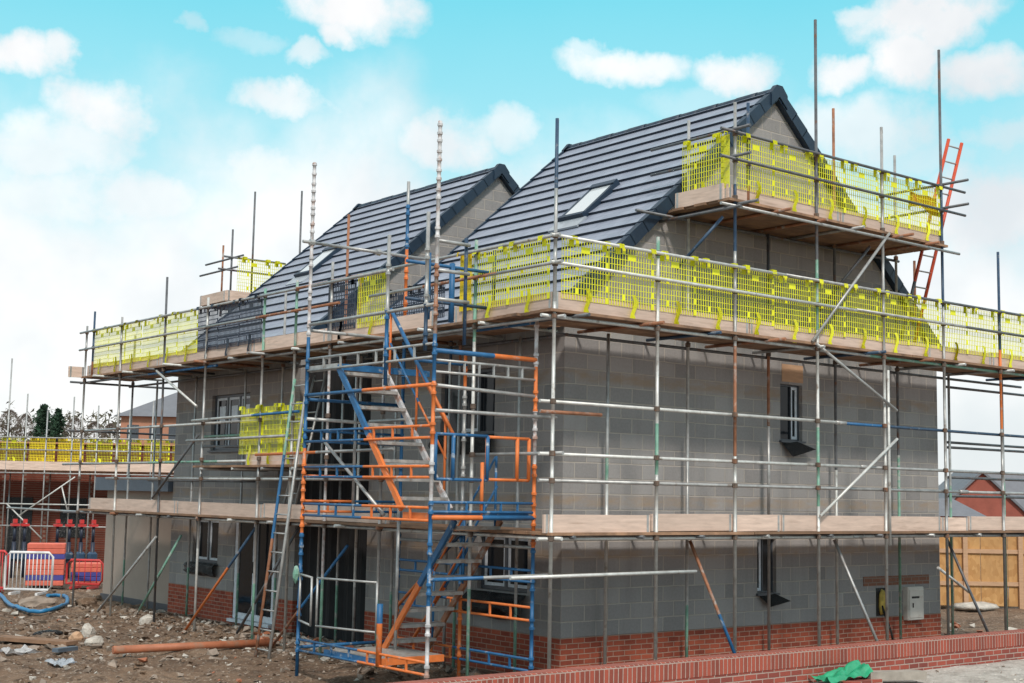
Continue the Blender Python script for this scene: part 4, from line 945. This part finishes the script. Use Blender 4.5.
for i in range(len(w3)-1):
    p0, p1, p2, p3 = w3[max(i-1, 0)], w3[i], w3[i+1], w3[min(i+2, len(w3)-1)]
    for k in range(6):
        s = k/6; fine.append(.5*((2*p1)+(p2-p0)*s+(2*p0-5*p1+4*p2-p3)*s*s+(3*p1-p0-3*p2+p3)*s**3))
for p in fine: p.z = gh(p.x, p.y)*.4+.07
bm = BM(); polytube(bm, fine, .042, 10); tag(mesh_obj('water_pipe', bm, m_hose), 'blue plastic water pipe curving in a loop on the mud', 'pipe')
def barrier(label, u0, u1, v, mat, mfoot, h=1.0, n=12):
    a, b_ = at('z', 0, u0, v), at('z', 0, u1, v+1); a.z = b_.z = 0; t = thing('crowd_barrier', label, 'barrier', a)
    bm = BM(); d = (b_-a); up = Vector((0, 0, 1)); L_ = d.length; dd = d/L_
    fr = [a+up*.12+dd*.08, a+up*.12, a+up*.2, a+up*(h-.1), a+up*h+dd*.1, b_+up*h-dd*.1, b_+up*(h-.1), b_+up*.2, b_+up*.12-dd*.08, a+up*.12+dd*.08]
    polytube(bm, fr, .03, 8); mesh_obj('frame', bm, mat, t)
    bm = BM()
    for k in range(1, n): rod(bm, a+dd*(L_*k/n)+up*.12, a+dd*(L_*k/n)+up*h, .012, [(9, 0)], n=6)
    mesh_obj('bars', bm, mat, t)
    for q in (a+dd*.25, b_-dd*.25):
        bm = BM(); nn = dd.cross(up); bar(bm, q-nn*.3+up*.03, q+nn*.3+up*.03, .06, .06); mesh_obj('foot', bm, mfoot, t)
barrier('white crowd barrier with upright bars standing on the mud', 4, 51, 594, m_wbar, m_wbar)
barrier('red crowd barrier overlapping the white one at its left', -26, 6, 592, m_red, m_red)
barrier('low red mesh barrier in front of the smaller brick pack', 66, 102, 588, m_red, m_red, .72, 6)
def pack(label, u0, u1, v, h, n):
    a, b_ = at('z', 0, u0, v), at('z', 0, u1, v); t = thing('brick_pack', label, 'brick pack', (a.x, a.y, 0)); d = (b_-a); d.z = 0; q = Vector((-d.y, d.x, 0)).normalized()*.7
    lay = h/n
    for k in range(n):
        bm = BM(); vv = [bm.verts.new(Vector((p.x, p.y, k*lay+z+.03))) for z in (0, lay-.004) for p in (a, b_, b_+q, a+q)]
        for f in ((0, 1, 2, 3), (4, 5, 6, 7), (0, 1, 5, 4), (1, 2, 6, 5), (2, 3, 7, 6), (3, 0, 4, 7)): bm.faces.new([vv[i] for i in f])
        bmesh.ops.bevel(bm, geom=bm.edges[:], offset=.012, affect='EDGES')
        mesh_obj('pack_layer', bm, m_pack2 if k in (1, n-3) else m_pack1, t)
pack('tall pink and blue wrapped pack of bricks behind the white barrier', 25, 63, 587, 1.08, 8)
pack('low pink and blue wrapped pack of bricks behind the red mesh barrier', 70, 100, 587, .58, 5)
def trestle(label, u, v, h):
    p = at('z', 0, u, v); t = thing('adjustable_prop', label, 'prop', (p.x, p.y, 0), 'red capped props by the brick packs')
    bm = BM(); rod(bm, (p.x, p.y, 0), (p.x, p.y, h*.7), .06, [(9, 0)]); rod(bm, (p.x, p.y, h*.7), (p.x, p.y, h), .045, [(9, 0)]); mesh_obj('post', bm, m_nvy, t)
    bm = BM(); box(bm, (p.x-.10, p.y-.10, h), (p.x+.10, p.y+.10, h+.07)); box(bm, (p.x-.05, p.y-.05, h+.09), (p.x+.05, p.y+.05, h+.2)); mesh_obj('cap', bm, m_red, t)
    bm = BM(); bar(bm, (p.x-.14, p.y, h*.42), (p.x+.14, p.y, h*.42), .2, .26); bmesh.ops.bevel(bm, geom=bm.edges[:], offset=.06, affect='EDGES'); mesh_obj('collar', bm, m_navy, t)
for u, lab in ((12, 'dark prop with red cap at the left edge behind the red barrier'), (22, 'dark prop with red cap left of the tall brick pack'), (55, 'dark prop with red cap behind the tall brick pack'), (67, 'dark prop with red cap between the two brick packs'), (79, 'dark prop with red cap behind the low brick pack'), (91, 'dark prop with red cap right of the low brick pack')): trestle(lab, u, 578, 1.45)

# ------------------------------------------------------------------ background left: brick shell with its own scaffold
dirv = Vector((RX.x, RX.y, 0)).normalized(); bk = Vector((D_.x, D_.y, 0)).normalized()
BD = 46
def bp(u, depth, z):                                          # point at a given range, column u, height z
    q = at_depth(depth, u, 480); return Vector((q.x, q.y, z))
def wallstrip(bm, p, q, th, z0, z1, mi=0):
    n_ = Vector((-(q-p).y, (q-p).x, 0)).normalized()*th
    vv = [bm.verts.new((*(w.xy), z)) for z in (z0, z1) for w in (p, q, q+n_, p+n_)]
    for f in ((0, 1, 2, 3), (4, 5, 6, 7), (0, 1, 5, 4), (1, 2, 6, 5), (2, 3, 7, 6), (3, 0, 4, 7)): bm.faces.new([vv[i] for i in f]).material_index = mi
t = thing('brick_shell', 'dark red brick house shell under a scaffold lift behind the brick packs', 'house', bp(60, BD, 0))
bm = BM(); wallstrip(bm, bp(-90, BD, 0), bp(215, BD, 0), 8, -.2, 4.0); mesh_obj('wall', bm, m_brick3, t)
bm = BM(); wallstrip(bm, bp(-92, BD-.1, 0), bp(217, BD-.1, 0), 8.2, 4.0, 4.06); mesh_obj('wall_plate', bm, m_brickbg, t)
for u in (8, 62, 140):
    bm = BM(); wallstrip(bm, bp(u, BD-.03, 0), bp(u+26, BD-.03, 0), .02, .9 if u > 20 else .1, 2.2); mesh_obj('opening', bm, m_black, t)
S2 = thing('tube_scaffold', 'lower steel tube scaffold with yellow guards round the dark brick shell', 'scaffold', bp(60, BD-1.5, 0))
def s2(nm, p0, p1, mi, r=.024):
    bm = BM(); rod(bm, p0, p1, r, [(99, mi)], n=6); mesh_obj(nm, bm, PAL, S2)
for u, top in ((-12, 380), (5, 357), (23, 393), (44, 410), (70, 396), (95, 405), (127, 410), (150, 400)):
    q = bp(u, BD-1.5, 0); s2('standard', q, q+Vector((0, 0, at_depth(BD-1.5, u, top).z)), GAL)
for u in (10, 50, 90, 130, 170):
    q = bp(u, BD-.4, 0); s2('standard', q, q+Vector((0, 0, 3.1)), GAL)
for z, mi in ((3.0, GAL), (1.3, GAL), (2.0, PALE), (4.15, GAL), (3.75, GAL)): s2('ledger', bp(-70, BD-1.55, z), bp(215, BD-1.55, z), mi)
s2('brace', bp(20, BD-1.6, 1.6), bp(75, BD-1.6, 2.9), PALE); s2('brace', bp(8, BD-1.6, 2.0), bp(45, BD-1.6, .9), PALE); s2('brace', bp(62, BD-1.6, 2.6), bp(70, BD-1.6, 1.7), PALE)
bm = BM(); wallstrip(bm, bp(-80, BD-1.52, 0), bp(215, BD-1.52, 0), .04, 3.1, 3.38); mesh_obj('toe_board', bm, m_toe, S2)
bm = BM(); wallstrip(bm, bp(-80, BD-1.46, 0), bp(215, BD-1.46, 0), 1.15, 3.05, 3.09); mesh_obj('deck_board', bm, m_board, S2)
pA, pB = bp(-30, BD-1.44, 3.3), bp(200, BD-1.44, 3.3); L_ = (pB-pA).length; n_ = int(L_/.86); an = math.atan2((pB-pA).y, (pB-pA).x)
for k in range(n_):
    q = pA.lerp(pB, k/n_)
    place_guard(protoA if k in (2, 3) else protoY, (q.x, q.y, 3.34), an, f'small yellow brick guard on the brick shell scaffold, {ORD[k] if k < 15 else "last"} from its left', 'yellow brick guards on the brick shell scaffold')
# distant brick house with grey roof
def far_house(label, u0, u1, depth, h_e, h_r, depth2, mw, gable_u=None, wins=()):
    t = thing('brick_house', label, 'house', bp((u0+u1)/2, depth, 0)); p, q = bp(u0, depth, 0), bp(u1, depth, 0)
    d = (q-p).normalized(); n_ = Vector((-d.y, d.x, 0)); L2 = (q-p).length
    bm = BM(); wallstrip(bm, p, q, depth2, -.5, h_e); mesh_obj('wall', bm, mw, t)
    return t, p, q, d, n_, L2
t, p, q, d, n_, L2 = far_house('orange brick house with grey tiled roof far behind the scaffold', 118, 215, 112, 8.4, 11, 10, m_brickbg)
e = .5; mid = n_*5; z_e, z_r = 8.4, at_depth(112, 168, 391).z+.8
bm = BM(); P_ = [p-d*e-n_*e, q+d*e-n_*e, q+d*e+n_*10.5, p-d*e+n_*10.5]; hi = [p+d*4.5+mid, q+d*e+mid]
vv = [bm.verts.new((w.x, w.y, z_e)) for w in P_] + [bm.verts.new((w.x, w.y, z_r)) for w in hi]
for f in ((0, 1, 5, 4), (2, 3, 4, 5), (3, 0, 4), (1, 2, 5), (0, 3, 2, 1)): bm.faces.new([vv[i] for i in f])
mesh_obj('roof', bm, m_slate, t)
for k, a in enumerate((.07, .3, .5, .75)):
    bm = BM(); c = p+d*(L2*a); wallstrip(bm, c-n_*.05, c+d*.95-n_*.05, .05, 6.3, 7.7); w_ = mesh_obj('window', bm, m_frame, t)
    bm = BM(); c = p+d*(L2*a); wallstrip(bm, c-n_*.05, c+d*.95-n_*.05, .05, 3.4, 4.9); mesh_obj('window', bm, m_frame, t)
# distant red house on the right
def gable_house(label, ua, apex, ub, depth, ridge_to, base_u):
    ap = at_depth(depth, *apex); L3, R3 = at_depth(depth, *ua), at_depth(depth, *ub); ze = min(L3.z, R3.z)
    t = thing('brick_house', label, 'house', (ap.x, ap.y, 0)); L3.z = R3.z = ze
    hw = ((R3-L3).xy.length)/2; d = (R3-L3); d.z = 0; d.normalize(); n_ = Vector((-d.y, d.x, 0)); c = (L3+R3)/2
    A = [c-d*hw, c+d*hw]
    bm = BM(); pts = [(A[0], -.5), (A[1], -.5), (A[1], ze), (c, ap.z), (A[0], ze)]; f1 = [bm.verts.new((w.x, w.y, z)) for w, z in pts]; f2 = [bm.verts.new((w.x+n_.x*9, w.y+n_.y*9, z)) for w, z in pts]
    bm.faces.new(f1); bm.faces.new(f2[::-1])
    for i in range(5): bm.faces.new((f1[i], f1[(i+1) % 5], f2[(i+1) % 5], f2[i]))
    mesh_obj('wall', bm, m_brickfar, t); return t, c, d, n_, hw, ze, ap.z
# its long roofs run sideways, with the gable between them
D3 = 150
t, c, d, n_, hw, ze, za = gable_house('distant red brick house with gable and grey roofs beyond the hoarding', (936, 516), (977, 472), (1032, 516), D3, 0, 0)
bm = BM()
sk = (d*.72 + n_*.7).normalized()
A0 = [Vector((c.x, c.y, za+.1)), Vector((c.x, c.y, za+.1))+d*(hw*1.12)-Vector((0, 0, (za-ze)*1.12))]
for base, dr in ((A0, d*11+n_*4),):
    vv = [bm.verts.new(base[0]-n_*.4), bm.verts.new(base[1]-n_*.4), bm.verts.new(base[1]+n_*9.2), bm.verts.new(base[0]+n_*9.2)]
    bm.faces.new(vv)
B1 = Vector((c.x, c.y, za+.1))-d*(hw*1.12)-Vector((0, 0, (za-ze)*1.12))
vv = [bm.verts.new(A0[0]-n_*.4), bm.verts.new(B1-n_*.4), bm.verts.new(B1+n_*9.2), bm.verts.new(A0[0]+n_*9.2)]; bm.faces.new(vv)
bmesh.ops.remove_doubles(bm, verts=bm.verts, dist=.01); bmesh.ops.solidify(bm, geom=bm.faces[:], thickness=.25); mesh_obj('roof', bm, m_slate, t)
for (ua, ub, vt, vb, dep, lab) in ((938, 988, 498, 516, 120, 'distant low house with pale grey roof left of the red gable'), (985, 1060, 473, 512, 170, 'distant long house with grey roof right of the red gable')):
    a, b_ = at_depth(dep, ua, vb), at_depth(dep, ub, vb); d4 = b_-a; d4.z = 0; d4.normalize(); n4 = Vector((-d4.y, d4.x, 0)); zt = at_depth(dep, ua, vt).z; zb = a.z
    t = thing('brick_house', lab, 'house', ((a.x+b_.x)/2, (a.y+b_.y)/2, 0)); a.z = b_.z = 0
    bm = BM(); wallstrip(bm, a+n4*.3, b_+n4*.3, 7, -.5, zb); mesh_obj('wall', bm, m_brickfar, t)
    sl = .42*(ub-ua)*dep/F
    lo = [a, b_]; hi = [a+n4*4, b_+n4*4-d4*sl*(1 if ua < 950 else 0)]; bkp = [a+n4*8, b_+n4*8]
    bm = BM(); vv = [bm.verts.new((w.x, w.y, z)) for w, z in ((lo[0], zb), (lo[1], zb), (hi[1], zt), (hi[0], zt), (bkp[0], zb), (bkp[1], zb))]
    for f in ((0, 1, 2, 3), (3, 2, 5, 4), (0, 3, 4), (1, 5, 2)): bm.faces.new([vv[i] for i in f])
    mesh_obj('roof', bm, m_slate, t)
# hoarding of strand board
t = thing('hoarding', 'pale strand board hoarding on timber posts behind the house end', 'hoarding', bp(985, 34, 0))
HD = 34.5; us_ = [925+i*27 for i in range(6)]
for i in range(5):
    bm = BM(); wallstrip(bm, bp(us_[i]+.3, HD, 0), bp(us_[i+1]-.3, HD, 0), .02, .05, 2.02); mesh_obj('board_panel', bm, m_osb, t)
for u in (934, 962, 1017, 1045):
    bm = BM(); wallstrip(bm, bp(u, HD-.09, 0), bp(u+4.5, HD-.09, 0), .085, -.1, 2.08); mesh_obj('post', bm, m_ply, t)
for z in (.55, 1.35):
    bm = BM(); wallstrip(bm, bp(926, HD-.05, 0), bp(1060, HD-.05, 0), .045, z, z+.1); mesh_obj('rail', bm, m_ply, t)
for (u, v, s, mat, lab, cat) in ((945, 606, (.35, .25, .3), m_wbar, 'white sack lying on the ground behind the garden wall end', 'sack'), (1012, 604, (.8, .3, .25), m_hose, 'blue pipe bundle lying before the hoarding', 'pipe bundle'), (975, 610, (.6, .5, .12), m_concrete, 'flat pale rubble pile between the sack and hoarding', 'rubble heap')):
    p = at('z', 0, u, v); bm = BM(); bag(bm, (0, 0, s[2]*.6), s, u, sub=2); o = mesh_obj('sack' if cat == 'sack' else ('pipe_bundle' if 'pipe' in cat else 'rubble_heap'), bm, mat, smooth=True); o.location = (p.x, p.y, 0); tag(o, lab, cat)
# ------------------------------------------------------------------ trees behind
random.seed(21)
def tree(label, u, depth, top_v, wpx, conifer):
    b = bp(u, depth, 0); H = at_depth(depth, u, top_v).z; Wd = wpx*depth/F/2
    t = thing('conifer_tree' if conifer else 'bare_tree', label, 'tree', b, 'trees behind the brick shell')
    bm = BM(); polytube(bm, [b+Vector((0, 0, -.3)), b+Vector((.1, 0, H*.4)), b+Vector((0, .1, H*.9))], [H*.022, H*.016, H*.004], 6)
    if not conifer:
        for k in range(26):
            z = random.uniform(.25, .8)*H; a = random.uniform(0, 6.28); l = Wd*random.uniform(.5, 1.0)
            polytube(bm, [b+Vector((0, 0, z)), b+Vector((math.cos(a)*l*.5, math.sin(a)*l*.5, z+l*.35)), b+Vector((math.cos(a)*l, math.sin(a)*l, z+l*.9))], [H*.007, H*.004, H*.001], 4)
    mesh_obj('trunk', bm, m_bark, t)
    bm = BM(); nl = 2600 if conifer else 6000
    for k in range(nl):
        z = random.random()**(.8); a = random.uniform(0, 6.28)
        if conifer: rr = Wd*(1.02-z)**.55*random.uniform(.35, 1)*(1+.35*math.sin(a*3+z*20)+.2*math.sin(z*37)); zz = H*(.08+.92*z); s = random.uniform(.25, .55)
        else:
            th_ = random.uniform(0, math.pi); rr = Wd*math.sin(th_)*random.uniform(.5, 1)**.5; zz = H*(.56-.42*math.cos(th_)); s = random.uniform(.15, .5)
        c = b+Vector((math.cos(a)*rr, math.sin(a)*rr, zz)); v1 = Vector((random.gauss(0, 1), random.gauss(0, 1), random.gauss(0, 1))).normalized()*s
        v2 = Vector((random.gauss(0, 1), random.gauss(0, 1), random.gauss(0, 1))).normalized()*s*(.5 if conifer else .07)
        bm.faces.new([bm.verts.new(c-v1*.5), bm.verts.new(c+v2), bm.verts.new(c+v1*.5)])
    mesh_obj('crown', bm, m_needle if conifer else m_twig, t)
for u, v, w, cf, lab in ((40, 405, 40, True, 'tall dark conifer beyond the brick shell'), (55, 409, 34, True, 'second dark conifer right of the taller one'), (6, 408, 34, False, 'bare winter tree at the left edge beyond the brick shell'), (22, 412, 26, False, 'bare winter tree left of the dark conifers'), (72, 416, 30, False, 'bare winter tree right of the dark conifers'), (92, 420, 28, False, 'bare winter tree between conifers and distant orange house'), (108, 422, 24, False, 'bare winter tree beside the distant orange house'), (-20, 405, 40, False, 'bare winter tree past the left edge')):
    tree(lab, u, 125, v, w, cf)
bm = BM(); random.seed(4)
for k in range(9000):
    u = random.uniform(-80, 200); q = bp(u, 150+random.uniform(-8, 8), 0); z = random.uniform(0, 10.4+2.4*noise.noise(Vector((u*.08, 0, 0)))); s = random.uniform(.2, .6)
    v1 = Vector((random.gauss(0, 1), random.gauss(0, 1), random.gauss(0, 1)))*s*.6; v2 = Vector((random.gauss(0, 1), random.gauss(0, 1), random.gauss(0, 1)))*s*.3
    c = Vector((q.x, q.y, z)); bm.faces.new([bm.verts.new(c-v1), bm.verts.new(c+v2), bm.verts.new(c+v1)])
for k in range(2500):
    u = random.uniform(900, 1100); q = bp(u, 230+random.uniform(-8, 8), 0); z = random.uniform(0, 5+2*noise.noise(Vector((u*.08, 0, 0)))); s = random.uniform(.4, 1.2)
    v1 = Vector((random.gauss(0, 1), random.gauss(0, 1), random.gauss(0, 1)))*s*.6; v2 = Vector((random.gauss(0, 1), random.gauss(0, 1), random.gauss(0, 1)))*s*.3
    c = Vector((q.x, q.y, z)); bm.faces.new([bm.verts.new(c-v1), bm.verts.new(c+v2), bm.verts.new(c+v1)])
kind(mesh_obj('treeline', bm, m_hedge), 'stuff')
